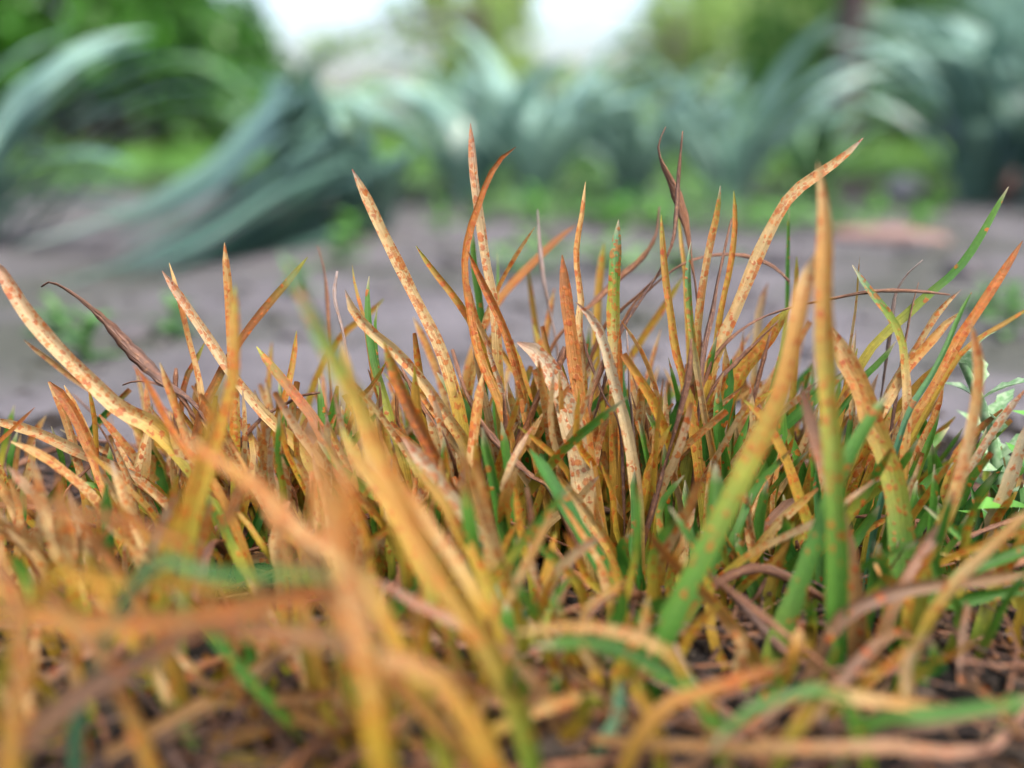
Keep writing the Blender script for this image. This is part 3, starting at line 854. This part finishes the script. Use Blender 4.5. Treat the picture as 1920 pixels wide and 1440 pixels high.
# --- front right, lying
T('M', 'g', 38, [(1000, 1212), (1100, 1210), (1180, 1230), (1250, 1268), (1310, 1310)], -42)
T('M', 'o', 24, [(960, 1188), (1100, 1178), (1200, 1200), (1260, 1230)], -42, rust=.15)
T('M', 'r', 32, [(1480, 1245), (1400, 1272), (1310, 1302), (1240, 1330)], -46, rust=.2)
T('M', 'g', 36, [(1330, 1410), (1400, 1350), (1460, 1318), (1560, 1305)], -46)
T('M', 'o', 30, [(1780, 1335), (1700, 1322), (1600, 1310), (1540, 1305)], -46, rust=.2)
T('M', 'y', 32, [(1190, 1270), (1215, 1320), (1238, 1380), (1245, 1440)], -42, rust=.1)
T('M', 'o', 32, [(1120, 1302), (1020, 1330), (940, 1370), (880, 1405)], -40, rust=.1)
T('M', 'm', 26, [(1160, 1270), (1160, 1340), (1130, 1400), (1110, 1450)], -40)
T('M', 's', 30, [(1040, 1270), (990, 1320), (940, 1390), (910, 1450)], -38)
T('O', 's', 36, [(1930, 1308), (1750, 1340), (1600, 1372), (1450, 1395)], -42)
T('O', 'g', 28, [(1960, 1305), (1850, 1328), (1720, 1345), (1640, 1350)], -44)
T('O', 's', 26, [(1930, 1075), (1800, 1090), (1690, 1105), (1600, 1140), (1560, 1180)], -30)
T('O', 'g', 25, [(1960, 1095), (1850, 1115), (1760, 1132), (1690, 1150)], -18)
T('O', 'o', 25, [(1950, 945), (1870, 1022), (1800, 1092), (1740, 1180), (1700, 1290)], -30, rust=.2)
T('O', 'g', 24, [(1960, 1018), (1890, 1045), (1830, 1065), (1770, 1100)], -20)
T('O', 'y', 12, [(1750, 1035), (1820, 1052), (1900, 1080), (1950, 1100)], -12, rust=.5)
T('O', 'br', 26, [(1780, 960), (1720, 1040), (1680, 1110), (1650, 1180)], -26)

# --- the mass of shorter blades filling the tufts
FR = random.Random(5)
def filler(key, z, x, ground_y=None, length=.03, lean=(0, 0), typ='o', width=.0022, curve=.3):
    rr = random.Random(FR.random())
    b0 = at(x, 1000, z)
    b0.z = hfun(b0.x, b0.y) - .001
    L = length
    up = Vector((lean[0], lean[1], 1)).normalized()
    out = Vector((lean[0] + rr.gauss(0, .15), lean[1] + rr.gauss(0, .15), -.3))
    P = []
    for i in range(5):
        t = i / 4
        P.append(b0 + up * (L * t) + out * (curve * L * t * t) + Vector((rr.gauss(0, .0006), rr.gauss(0, .0006), 0)))
    if any(p.z < .001 for p in P[2:]):
        for p in P[2:]: p.z = max(p.z, .0015)
    stops, ru = TYPES[typ]
    if typ in 'bdtu':
        dry_blade(P, width * .5, stops, TUFTS[key], rr)
    else:
        flat_blade(P, width, stops, ru, TUFTS[key], rr, segs=11)

def proj(p):
    d = p - CAMP
    zc = d.y * CP - d.z * SP
    yc = d.y * SP + d.z * CP
    return 960 + d.x / zc * FPX, 720 - yc / zc * FPX, zc

KEYX = [('A', -60, 300), ('B', 300, 600), ('C', 600, 830), ('D', 830, 1020), ('E', 1020, 1200), ('F', 1200, 1330), ('G', 1330, 1540), ('H', 1540, 1990)]
def key_for(x, z):
    if z < .104:
        return 'I' if x < 480 else 'J' if x < 820 else 'M' if x < 1400 else 'O'
    if z < .119:
        return 'A' if x < 420 else 'K' if x < 1130 else 'L' if x < 1650 else 'O'
    if z > .141: return 'N' if 620 < x < 1280 else ('P' if x <= 620 else 'Q')
    for k, a, b_ in KEYX:
        if a <= x < b_: return k
    return 'H' if x > 960 else 'A'

def pick(x, z, rr):
    g = min(1, max(0, (x - 650) / 900))
    r = rr.random()
    if r < .07: return rr.choice('bud')
    if r < .19 + (.42 if z > .127 else .56) * g: return rr.choice(['g', 'g', 'gy', 'G', 'go', 'y', 'gy'])
    if r < .75: return rr.choice(['o', 'c', 'o', 'c', 'p', 'cg', 'y'])
    return rr.choice(['y', 'p', 'y', 'o', 'c', 'c', 'gy'])

CROWNS = [(FR.uniform(-100, 2020), FR.uniform(.124, .152)) for _ in range(28)] + [(FR.uniform(780, 1650), FR.uniform(.132, .156)) for _ in range(26)] \
    + [(FR.uniform(-100, 2020), FR.uniform(.102, .120)) for _ in range(14)] + [(FR.uniform(-100, 1500), FR.uniform(.086, .102)) for _ in range(7)]
count = 0
tries = 0
while count < 1150 and tries < 9000:
    tries += 1
    z = FR.choice([FR.uniform(.120, .152), FR.uniform(.120, .152), FR.uniform(.120, .140), FR.uniform(.104, .120), FR.uniform(.086, .104)])
    cx_, cz_ = FR.choice(CROWNS)
    dx_, dz_ = FR.gauss(0, 48), FR.gauss(0, .0035)
    if FR.random() < .8: x, z = cx_ + dx_, cz_ + dz_
    else: x, dx_, dz_ = FR.uniform(-120, 2040), 0, 0
    if x > 1560 and FR.random() < .3: continue
    if z < .104 and x > 1200 and FR.random() < .6: continue
    if z > .131: py = FR.uniform(600 if 850 < x < 1550 else 670, 860)
    elif z > .118: py = FR.uniform(820 if 940 < x < 1500 else 740, 1000)
    elif z > .104: py = FR.uniform(840, 1080)
    else: py = FR.uniform(1060, 1330)
    if x > 1350: py += 35
    if x < 330 and z > .116: py += 60
    if 950 < x < 1130 and z < .129 and py < 1010: continue
    h = at(x, py, z).z
    if h < .004: continue
    lx = FR.gauss(-.08 if x < 700 else .0 if x < 1200 else .16, .2) + dx_ * .004
    ly = FR.gauss(-.05, .15) + dz_ * 40
    L = h * math.sqrt(1 + lx * lx + ly * ly) * 1.05
    t_ = pick(x, z, FR)
    filler(key_for(x, z), z, x, None, L, (lx, ly), t_, FR.uniform(.0008, .0016) * (1.25 if t_ in 'gG' or t_ == 'go' else 1), FR.uniform(.0, .28))
    count += 1

# ------------------------------------------------------------------ dry straw on the soil
SR = random.Random(21)
def straw_pts(rr, x, y, L, h0):
    a = rr.uniform(0, math.pi)
    c = Vector((math.cos(a), math.sin(a), 0))
    s = Vector((-c.y, c.x, 0))
    bend = rr.gauss(0, .18) * L
    P = []
    for i in range(5):
        t = i / 4 - .5
        p = Vector((x, y, 0)) + c * (t * L) + s * (bend * (1 - 4 * t * t))
        p.z = h0 + hfun(p.x, p.y) + abs(rr.gauss(0, .0008)) + rr.choice((0, 0, .15)) * (t + .5) * L
        P.append(p)
    return P

for k in range(64):
    y = SR.uniform(.066, .145)
    x = SR.uniform(-1, 1) * (.02 + y * .52)
    L = SR.uniform(.018, .052)
    P = straw_pts(SR, x, y, L, .0016 + SR.random() * .004)
    c = P[2]
    root = bpy.data.objects.new('tmp', None)
    root.location = (c.x, c.y, 0)
    if SR.random() < .6:
        o = dry_blade(P, SR.uniform(.0008, .0016), TYPES[SR.choice('butb')][0], None, SR, name='dry_straw')
        lab, grp = 'wiry brown dead stalk lying loose on the dark soil', 'loose dead stalks on the soil'
    else:
        o = flat_blade(P, SR.uniform(.0008, .0017), TYPES[SR.choice(['s', 'br', 's'])][0], .12, None, SR, name='dry_straw', segs=9, yaw=SR.uniform(-1, 1))
        lab, grp = 'flat tan dead blade lying loose on the dark soil', 'loose dead blades on the soil'
    bpy.data.objects.remove(root)
    # origin at the straw itself
    o.data.transform(Matrix.Translation((-c.x, -c.y, 0)))
    o.location = (c.x, c.y, 0)
    tag(o, lab, 'straw', grp)

# fine thatch nobody could count
V, F, uvs, cols = [], [], [], []
for k in range(1300):
    y = SR.uniform(.06, .165)
    x = SR.uniform(-1, 1) * (.02 + y * .55)
    L = SR.uniform(.006, .026)
    a = SR.uniform(0, math.pi * 2)
    wd = SR.uniform(.0003, .0007)
    h = hfun(x, y) + .0004 + SR.random() ** 2 * .004
    tilt = SR.gauss(0, .15)
    bend = SR.gauss(0, .25)
    col = PAL[SR.choice(['brown', 'umber', 'tan', 'straw', 'dark', 'brown'])] * SR.uniform(.25, .7)
    o = len(V)
    for i in range(4):
        t = i / 3 - .5
        aa = a + bend * t * 2
        cx, cy = x + math.cos(aa) * L * t, y + math.sin(aa) * L * t
        nx_, ny_ = -math.sin(aa), math.cos(aa)
        for s in (-1, 0, 1):
            V.append(Vector((cx + nx_ * wd * .5 * s, cy + ny_ * wd * .5 * s, h + tilt * t * L + (wd * .35 if s == 0 else 0))))
            uvs.append((k * 3 + s * wd * 500, k * 7 + t * L * 1000)); cols.append(col)
    for i in range(3):
        for s in range(2):
            q = o + i * 3 + s
            F.append((q, q + 1, q + 4, q + 3))
th = finish_blade('thatch', V, F, uvs, cols, [0] * len(V), M_DRY, None)
tag(th, 'tangled brown thatch of fine dead stems covering the soil', 'thatch', kind='stuff')

# ------------------------------------------------------------------ woolly weed at the right
def weed_leaf_mesh(name, L, wd, mat, arch=.3, lobes=0):
    n = 7
    V, F = [], []
    for k in range(n):
        v = k / (n - 1)
        hw = wd * .5 * (math.sin(math.pi * min(1, .12 + v * .88)) ** .7) * (1 + (.25 * math.sin(v * 22) if lobes else 0))
        if k == n - 1: hw = wd * .02
        z = arch * L * (v - v * v * .9)
        for s in (-1, 0, 1):
            V.append((s * hw, v * L, z + abs(s) * hw * .35))
    for k in range(n - 1):
        for i in range(2):
            a = k * 3 + i
            F.append((a, a + 1, a + 4, a + 3))
    return mesh_of(name, V, F, mat)

def weed(name, p, h, n, mat, leafL, leafW, label, cat, group, seed, lobes=0, tilt=(0, 0)):
    rr = random.Random(seed)
    root = thing(name, p, label, cat, group)
    # stem
    V, F = [], []
    K = 5
    for k in range(6):
        v = k / 5
        for i in range(K):
            a = 2 * math.pi * i / K
            r = h * .035 * (1 - .5 * v) + .0002
            V.append((tilt[0] * v * v * h + r * math.cos(a), tilt[1] * v * v * h + r * math.sin(a), v * h - .001))
    for k in range(5):
        for i in range(K):
            a, b_ = k * K + i, k * K + (i + 1) % K
            F.append((a, b_, b_ + K, a + K))
    put(bpy.data.objects.new('stem', mesh_of('stem', V, F, mat)), root)
    ms = [weed_leaf_mesh('leaf', leafL, leafW, mat, a_, lobes) for a_ in (.2, .5)]
    for k in range(n):
        v = (k + .5) / n
        o = put(bpy.data.objects.new('leaf', ms[k % 2]), root)
        o.location = (tilt[0] * v * v * h, tilt[1] * v * v * h, v * h)
        o.rotation_euler = (R(rr.uniform(-10, 25) + 25 * v), rr.uniform(-.3, .3), k * 2.4 + rr.uniform(-.4, .4))
        s = rr.uniform(.7, 1.15) * (1.1 - .5 * v)
        o.scale = (s, s, s)
    return root

p = at(1880, 1000, .142)
weed('woolly_weed', (p.x, p.y, 0), .028, 16, M_HAIRY, .010, .0036, 'small woolly pale green weed at the edge of the rusty grass', 'weed', None, 3, 1, (-.3, 0))
p = at(1905, 1000, .128)
weed('leafy_weed', (p.x, p.y, 0), .020, 12, M_WEED, .011, .0036, 'small bright green weed in front of the woolly pale one', 'weed', None, 9, 1, (.2, 0))

WR = random.Random(77)
for k, (x, y) in enumerate([(1110, 395), (1180, 410), (1150, 430), (1350, 420), (1420, 430), (1460, 445), (640, 500), (660, 470), (1250, 405), (1560, 420), (1720, 440),
                            (830, 440), (900, 425), (1000, 420), (1640, 405), (1490, 410), (1310, 400), (170, 690), (110, 640), (330, 640), (1850, 600), (1890, 640), (1760, 400), (560, 560), (1010, 440), (1230, 430)]):
    q = ground_at(x, y)
    s = q.y
    weed('weed', (q.x, q.y, 0), (.014 + .010 * WR.random()) * (.4 + .8 * min(1, s)), 12, M_WEED if y < 500 and k % 3 else M_COVER, .018 * (.4 + .7 * s), .008 * (.4 + .7 * s),
         'small green weed on the bare path between rusty grass and sweeping strap leaves' if x < 400 else
         'small green weed on the path beyond the long plain green blade tip' if y > 590 else
         'small green weed close to the flat pinkish red shard' if 1500 < x < 1770 else
         'small green weed at the foot of the large sweeping strap-leaved plant' if x < 700 else
         'small green weed along the far path edge below the strap-leaved plants', 'weed', 'small green weeds by the path', k)

# ------------------------------------------------------------------ strap-leaved plants behind the path
def strap_mesh(name, pts, width, mat, n=12, roll=0.0):
    P, L = catmull(pts, n)
    V, F = [], []
    for k, p in enumerate(P):
        v = k / (n - 1)
        t = (P[min(k + 1, n - 1)] - P[max(k - 1, 0)]).normalized()
        side = t.cross(Vector((0, 0, 1)))
        if side.length < .05: side = Vector((1, 0, 0))
        side.normalize()
        nrm = side.cross(t)
        a = roll * v
        s2 = side * math.cos(a) + nrm * math.sin(a)
        n2 = nrm * math.cos(a) - side * math.sin(a)
        hw = width * .5 * (.8 + .2 * min(1, v * 4)) * (1 if v < .6 else max(.03, 1 - ((v - .6) / .4) ** 1.8))
        for s in (-1, 0, 1):
            V.append(p + s2 * (s * hw) + n2 * (abs(s) * hw * .35))
    for k in range(n - 1):
        for i in range(2):
            a = k * 3 + i
            F.append((a, a + 1, a + 4, a + 3))
    return mesh_of(name, V, F, mat)

def arc_pts(L, el, bend):
    P = [Vector((0, 0, 0))]
    a = el
    n = 9
    for i in range(n):
        P.append(P[-1] + Vector((0, math.cos(a), math.sin(a))) * (L / n))
        a -= bend / n * (.4 + 1.2 * i / n)
    return P

STRAPS = {}
SPR = random.Random(4)
for mat in (M_STRAP, M_STRAP2):
    STRAPS[mat.name] = []
    for k in range(8):
        el = R(SPR.uniform(55, 84))
        bend = R(SPR.uniform(60, 135))
        m = strap_mesh('leaf', arc_pts(1.0, el, bend), (.075 + .03 * SPR.random()), mat, 12, SPR.uniform(-.8, .8))
        STRAPS[mat.name].append(m)

def strap_plant(p, L, n, mat, label, seed, az=None, spread=3.1416):
    rr = random.Random(seed)
    root = thing('strap_leaf_plant', p, label, 'plant', 'strap-leaved plants beyond the path')
    for k in range(n):
        o = put(bpy.data.objects.new('leaf', rr.choice(STRAPS[mat.name])), root)
        a = rr.uniform(-spread, spread) + (az if az is not None else 0)
        o.rotation_euler = (0, rr.uniform(-.15, .15), a)
        o.location = (rr.gauss(0, .03 * L), rr.gauss(0, .03 * L), -.003)
        s = L * rr.uniform(.6, 1.1)
        ws = rr.uniform(.8, 1.3)
        o.scale = (s * ws, s, s)
    return root

def add_strap(root, px, width, mat, roll=0.0):
    """a leaf traced through photo pixels at known distances: (x, y, z along the view axis)"""
    pts = [at(x, y, z) - Vector(root.location) for x, y, z in px]
    put(bpy.data.objects.new('leaf', strap_mesh('leaf', pts, width, mat, 14, roll)), root)

b1 = beside(690, .62)
pl = strap_plant(b1, .13, 9, M_STRAP, 'large blue-green strap-leaved plant whose leaves sweep down onto the path', 1, az=R(100), spread=1.6)
for k in range(40):
    rr = random.Random(300 + k)
    d = rr.uniform(-105, 85)
    e = rr.uniform(-.04, .05)
    f = rr.uniform(.7, 1.05)
    path_ = [(680 + rr.uniform(-90, 60), 450, .62 + e * .5), (670 + d * 1.4, 330 + rr.uniform(-60, 60), .60 + e), (630 + d, 270 + d + rr.uniform(-40, 40), .56 + e), (520 + d * .4, 330 + d, .50 + e), (390, 420 + d, .45 + e), (220, 500 + d * .9, .40 + e), (20, 560 + d * .9, .37 + e)]
    path_ = path_[:max(4, int(2 + f * 5))]
    add_strap(pl, path_, rr.uniform(.0035, .007), M_STRAP3, rr.uniform(-1, 1))
for k in range(16):
    rr = random.Random(340 + k)
    d = rr.uniform(10, 125)
    e = rr.uniform(-.03, .06)
    add_strap(pl, [(690 + rr.uniform(-60, 60), 460, .62), (690, 400 + d * .3, .60 + e), (600, 390 + d * .6, .55 + e), (440, 440 + d * .8, .48 + e), (280, 500 + d * .7, .43 + e), (110 + rr.uniform(-90, 90), 545 + d * .4, .40 + e)], rr.uniform(.005, .009), M_STRAP3, rr.uniform(-1, 1))
b2 = beside(-60, .52)
pl = strap_plant(b2, .16, 8, M_STRAP, 'blue-green strap-leaved plant with long leaves arching up against dark shrubs', 2, az=R(-60), spread=1.0)
for k in range(5):
    rr = random.Random(500 + k)
    d = k * 34 - 60
    add_strap(pl, [(-60, 500, .52), (10 + d, 420, .52), (70 + d, 330 + d * .3, .51), (150 + d, 245 + d * .4, .5), (250, 185 + d * .9, .5), (340, 158 + d * .9, .5), (430, 165 + d * .9, .5)], rr.uniform(.006, .009), M_STRAP3, rr.uniform(-.5, .5))
for k in range(5):
    rr = random.Random(520 + k)
    d = k * 22 - 40
    add_strap(pl, [(-60, 500, .52), (-20, 400 + d, .5), (60, 350 + d, .48), (160, 330 + d, .46), (260, 350 + d, .44)], rr.uniform(.006, .009), M_STRAP3, rr.uniform(-.5, .5))

SL = ['blue-green strap-leaved plant', 'green strap-leaved plant']
spots = [  # pixel column, distance, leaf length, leaves, material, label
    (880, .86, .19, 20, 0, 'upright strap-leaved plant standing between the bright gaps of sky'),
    (1000, .80, .18, 20, 0, 'low spreading blue-green strap-leaved plant behind the tallest grass tuft'),
    (1180, .84, .15, 20, 0, 'blue-green strap-leaved plant behind the dark wiry stalks'),
    (1350, .82, .19, 16, 0, 'arching blue-green strap-leaved plant left of the dark tree trunk'),
    (1500, .92, .16, 18, 1, 'tall green strap-leaved plant at the foot of the dark tree trunk'),
    (1790, .86, .23, 18, 0, 'bushy blue-green strap-leaved plant above the rounded pale stone'),
    (1930, .82, .27, 18, 0, 'bushy blue-green strap-leaved plant above the pinkish stone'),
    (2040, .80, .26, 20, 0, 'blue-green strap-leaved plant trailing its leaves toward the red shard'),
]
for k, (x, d, L, n, mi, lab) in enumerate(spots):
    strap_plant(beside(x, d), L, n, (M_STRAP, M_STRAP2)[mi], lab, 40 + k)
for k, (x, d, L, n, mi) in enumerate([(560, 1.25, .22, 18, 1), (1100, 1.4, .17, 20, 1), (1290, 1.45, .18, 20, 0), (1790, 1.35, .28, 22, 0), (1860, 1.35, .36, 22, 0), (1960, 1.3, .36, 22, 0), (1400, 1.6, .2, 20, 1), (930, 1.5, .22, 18, 1)]):
    strap_plant(beside(x, d), L, n, (M_STRAP, M_STRAP2)[mi], 'strap-leaved plant in the second row, half hidden behind others', 70 + k)

# low ground cover on the far side of the path
gr = np.random.default_rng(5)
n = 9000
Y = .40 + 1.1 * gr.random(n) ** 1.2
X = gr.uniform(-1, 1, n) * (Y * .62 + .05)
keep = (np.sin(X * 9 + 1) + np.sin(X * 23 + Y * 17) * .7 + np.sin(Y * 21 + X * 4) * .6 + (Y - .70) * 3) > .75
X, Y = X[keep], Y[keep]
n = len(X)
A_ = gr.uniform(0, 6.28, n); Lf = gr.uniform(.008, .02, n); H = gr.uniform(.001, .012, n); Ti = gr.uniform(-.1, .8, n)
V, F = [], []
for x, y, a, l, h, ti in zip(X, Y, A_, Lf, H, Ti):
    o = len(V)
    c, s_ = math.cos(a), math.sin(a)
    V += [(x, y, h), (x + c * l * .5 - s_ * l * .25, y + s_ * l * .5 + c * l * .25, h + ti * l * .6), (x + c * l, y + s_ * l, h + ti * l * .8), (x + c * l * .5 + s_ * l * .25, y + s_ * l * .5 - c * l * .25, h + ti * l * .6)]
    F += [(o, o + 1, o + 2), (o, o + 2, o + 3)]
tag(put(bpy.data.objects.new('ground_cover', mesh_of('ground_cover', V, F, M_COVER, False))), 'patchy low green ground cover along the far side of the path', 'ground cover', kind='stuff')

# lawn beyond
V, F = [], []
LR = random.Random(8)
for k in range(6000):
    y = 1.5 + 7 * LR.random() ** 1.8
    x = LR.uniform(-1, 1) * (y * .62 + .1)
    h = LR.uniform(.02, .05)
    a = LR.uniform(0, 6.28)
    lx, ly = LR.gauss(0, .015), LR.gauss(0, .015)
    wd = .0025 + .0012 * y
    o = len(V)
    c, s = math.cos(a) * wd, math.sin(a) * wd
    V += [(x - c, y - s, -.001), (x + c, y + s, -.001), (x + lx + c * .6, y + ly + s * .6, h * .6), (x + lx - c * .6, y + ly - s * .6, h * .6), (x + lx * 2, y + ly * 2, h)]
    F += [(o, o + 1, o + 2, o + 3), (o + 3, o + 2, o + 4)]
tag(put(bpy.data.objects.new('lawn', mesh_of('lawn', V, F, M_LAWN))), 'green lawn grass growing beyond the path', 'grass', kind='stuff')

# ------------------------------------------------------------------ shrubs and trees
def leaf_cloud(centers, n, size, seed):
    g_ = np.random.default_rng(seed)
    C = np.array([c[:3] for c in centers]); Rr = np.array([c[3] for c in centers])
    idx = g_.choice(len(C), n, p=Rr ** 2 / (Rr ** 2).sum())
    d = g_.normal(size=(n, 3)); d /= np.linalg.norm(d, axis=1)[:, None]
    P = C[idx] + d * (Rr[idx] * g_.uniform(.25, 1.0, n) ** .5)[:, None]
    P[:, 2] = np.maximum(P[:, 2], .03)
    ax = g_.normal(size=(n, 3)); ax[:, 2] -= .4; ax /= np.linalg.norm(ax, axis=1)[:, None]
    rv = g_.normal(size=(n, 3)); sd_ = np.cross(ax, rv); sd_ /= np.linalg.norm(sd_, axis=1)[:, None]
    nm = np.cross(sd_, ax)
    L = size * g_.uniform(.6, 1.3, n)[:, None]
    A = P; B = P + ax * L * .5 + sd_ * L * .27 + nm * L * .08
    Cc = P + ax * L; D = P + ax * L * .5 - sd_ * L * .27 + nm * L * .08
    V = np.stack([A, B, Cc, D], 1).reshape(-1, 3)
    o = np.arange(n) * 4
    F = np.concatenate([np.stack([o, o + 1, o + 2], 1), np.stack([o, o + 2, o + 3], 1)])
    return V, F.tolist()

def tube(P, r0, r1, K=7):
    V, F = [], []
    n = len(P)
    for k, p in enumerate(P):
        t = (P[min(k + 1, n - 1)] - P[max(k - 1, 0)]).normalized()
        s = t.cross(Vector((.2, 1, .1))).normalized()
        q = t.cross(s)
        r = r0 + (r1 - r0) * k / (n - 1)
        for i in range(K):
            a = 2 * math.pi * i / K
            V.append(p + s * (r * math.cos(a)) + q * (r * math.sin(a)))
    for k in range(n - 1):
        for i in range(K):
            a, b_ = k * K + i, k * K + (i + 1) % K
            F.append((a, b_, b_ + K, a + K))
    return V, F

def woody(name, loc, trunk_h, trunk_r, centers, nleaf, size, mat, label, cat, group, seed, stems=1):
    rr = random.Random(seed)
    root = thing(name, loc, label, cat, group)
    V, F = [], []
    def add(P, a, b_, K=8):
        v, f = tube(P, a, b_, K)
        o = len(V)
        V.extend(v); F.extend(tuple(i + o for i in q) for q in f)
    top = Vector((rr.gauss(0, .03) * trunk_h, rr.gauss(0, .03) * trunk_h, trunk_h))
    if stems == 1:
        add([Vector((0, 0, -.02)), Vector((rr.gauss(0, .01), 0, trunk_h * .3)), top * .65, top], trunk_r, trunk_r * .6, 10)
        start = top
    for c in centers:
        e = Vector(c[:3])
        st = start * rr.uniform(.75, 1) if stems == 1 else Vector((rr.gauss(0, .08), rr.gauss(0, .08), -.02))
        md = st.lerp(e, .5) + Vector((rr.gauss(0, .06), rr.gauss(0, .06), .1)) * (e - st).length
        r = trunk_r * (.4 if stems == 1 else .5)
        add([st, md, e], r, r * .25, 6)
    put(bpy.data.objects.new('trunk', mesh_of('trunk', V, F, M_BARK)), root)
    v, f = leaf_cloud(centers, nleaf, size, seed)
    put(bpy.data.objects.new('crown', mesh_of('crown', v, f, mat, False)), root)
    return root

def blob(rr, n, w_, d_, z0, z1, r0, r1):
    return [(rr.uniform(-w_, w_), rr.uniform(-d_, d_), rr.uniform(z0, z1), rr.uniform(r0, r1)) for _ in range(n)]

def shrub(x, d, w_, h, nl, size, mat, label, seed, name='shrub', cat='shrub', group='shrubs behind the strap-leaved plants', clumps=14):
    rr = random.Random(seed)
    woody(name, beside(x, d), h * .3, .02 * d ** .5, [(c[0], c[1], c[2] * math.sqrt(max(.05, 1 - (c[0] / (w_ * 1.05)) ** 2)), c[3]) for c in blob(rr, clumps, w_, w_ * .5, h * .1, h * .85, h * .14, h * .26)], nl, size, mat, label, cat, group, seed, stems=3)

shrub(60, 2.6, .55, 1.1, 7000, .055, M_DARKLEAF, 'dense dark green shrub behind the arching blue-green leaves', 1, clumps=26)
shrub(330, 3.1, .30, .62, 4200, .055, M_DARKLEAF, 'dark green shrub with small gaps of sky, next to the bright opening', 2, clumps=18)
shrub(-260, 2.2, .5, 1.2, 5000, .055, M_DARKLEAF, 'dark shrub standing at the outer end of the shrub row', 3, clumps=20)
def sprays(name, base_x, d, px, nleaf, size, mat, label, seed):
    base = beside(base_x, d)
    cs = []
    for x, y, r in px:
        c = at(x, y, d / CP) - base
        cs.append((c.x, c.y, c.z, r))
    woody(name, base, 1.0, .03, cs, nleaf, size, mat, label, 'tree', 'trees in the background', seed)
sprays('sapling', 905, 7.5, [(905, 40, .22), (930, 130, .2), (880, 200, .18), (690, 75, .10), (640, 82, .09), (590, 78, .08), (700, 170, .13), (680, 230, .14), (860, 90, .14), (850, 10, .10), (760, 60, .12), (740, 20, .1), (550, 180, .16), (610, 200, .17), (830, 260, .2), (930, 230, .2)],
       1500, .085, M_PALELEAF, 'young pale green sapling with sprays of leaves across the bright openings', 4)
sprays('sapling', 1240, 8.5, [(1240, 30, .2), (1210, 130, .2), (1150, 150, .2), (1290, 100, .25), (1060, 150, .18), (980, 130, .16), (1330, 30, .2), (1110, 190, .2), (1010, 60, .07), (1180, 70, .12)],
       1500, .085, M_PALELEAF, 'young yellow-green sapling bordering the widest opening of sky', 14)
shrub(1340, 9.0, .7, 1.6, 1700, .12, M_PALELEAF, 'pale yellow-green shrub far behind, bright against the sky', 5)
shrub(1080, 11.0, .9, .5, 1500, .12, M_PALELEAF, 'low pale green shrub under the widest opening of sky', 6)
shrub(1480, 8.0, .5, 1.8, 1500, .11, M_PALELEAF, 'pale green shrub beside the dark tree trunk', 7)
shrub(1750, 5.0, .9, 1.5, 3200, .09, M_MIDLEAF, 'leafy mid green shrub behind the bushy strap plants', 8, clumps=20)
shrub(2000, 4.5, .8, 1.5, 3200, .09, M_MIDLEAF, 'tall leafy shrub at the far end beyond the bushy strap plants', 9, clumps=20)
shrub(660, 12, .8, .5, 1500, .12, M_MIDLEAF, 'low green shrub under the small bright gap', 10)

tr = random.Random(3)
cs = [(tr.uniform(-1.3, 1.3), tr.uniform(-1.0, 1.2), tr.uniform(1.7, 3.2), tr.uniform(.35, .6)) for _ in range(16)]
woody('tree', beside(1545, 4.2), 1.9, .075, cs, 5000, .10, M_MIDLEAF, 'slender tree with dark trunk rising behind the green strap plant', 'tree', 'trees in the background', 30)
for k, (x, d, h, m_, lab) in enumerate([(240, 14, 4.5, M_MIDLEAF, 'distant green tree over the dark shrubs'),
                                        (900, 18, 2.8, M_PALELEAF, 'distant pale green tree between the bright openings'),
                                        (1380, 16, 5, M_PALELEAF, 'distant pale tree behind the pale yellow-green shrub'),
                                        (1850, 12, 5, M_MIDLEAF, 'distant leafy tree behind the mid green shrub'),
                                        (-100, 10, 4.5, M_DARKLEAF, 'distant dark tree behind the dense dark shrub')]):
    tr = random.Random(100 + k)
    cs = [(tr.uniform(-.28, .28) * h, tr.uniform(-.25, .25) * h, tr.uniform(.22, .9) * h, tr.uniform(.08, .15) * h) for _ in range(22)]
    woody('tree', beside(x, d), h * .4, h * .025, cs, 4500 if d < 15 else 2200, .14 + .006 * d, m_, lab, 'tree', 'trees in the background', 60 + k)
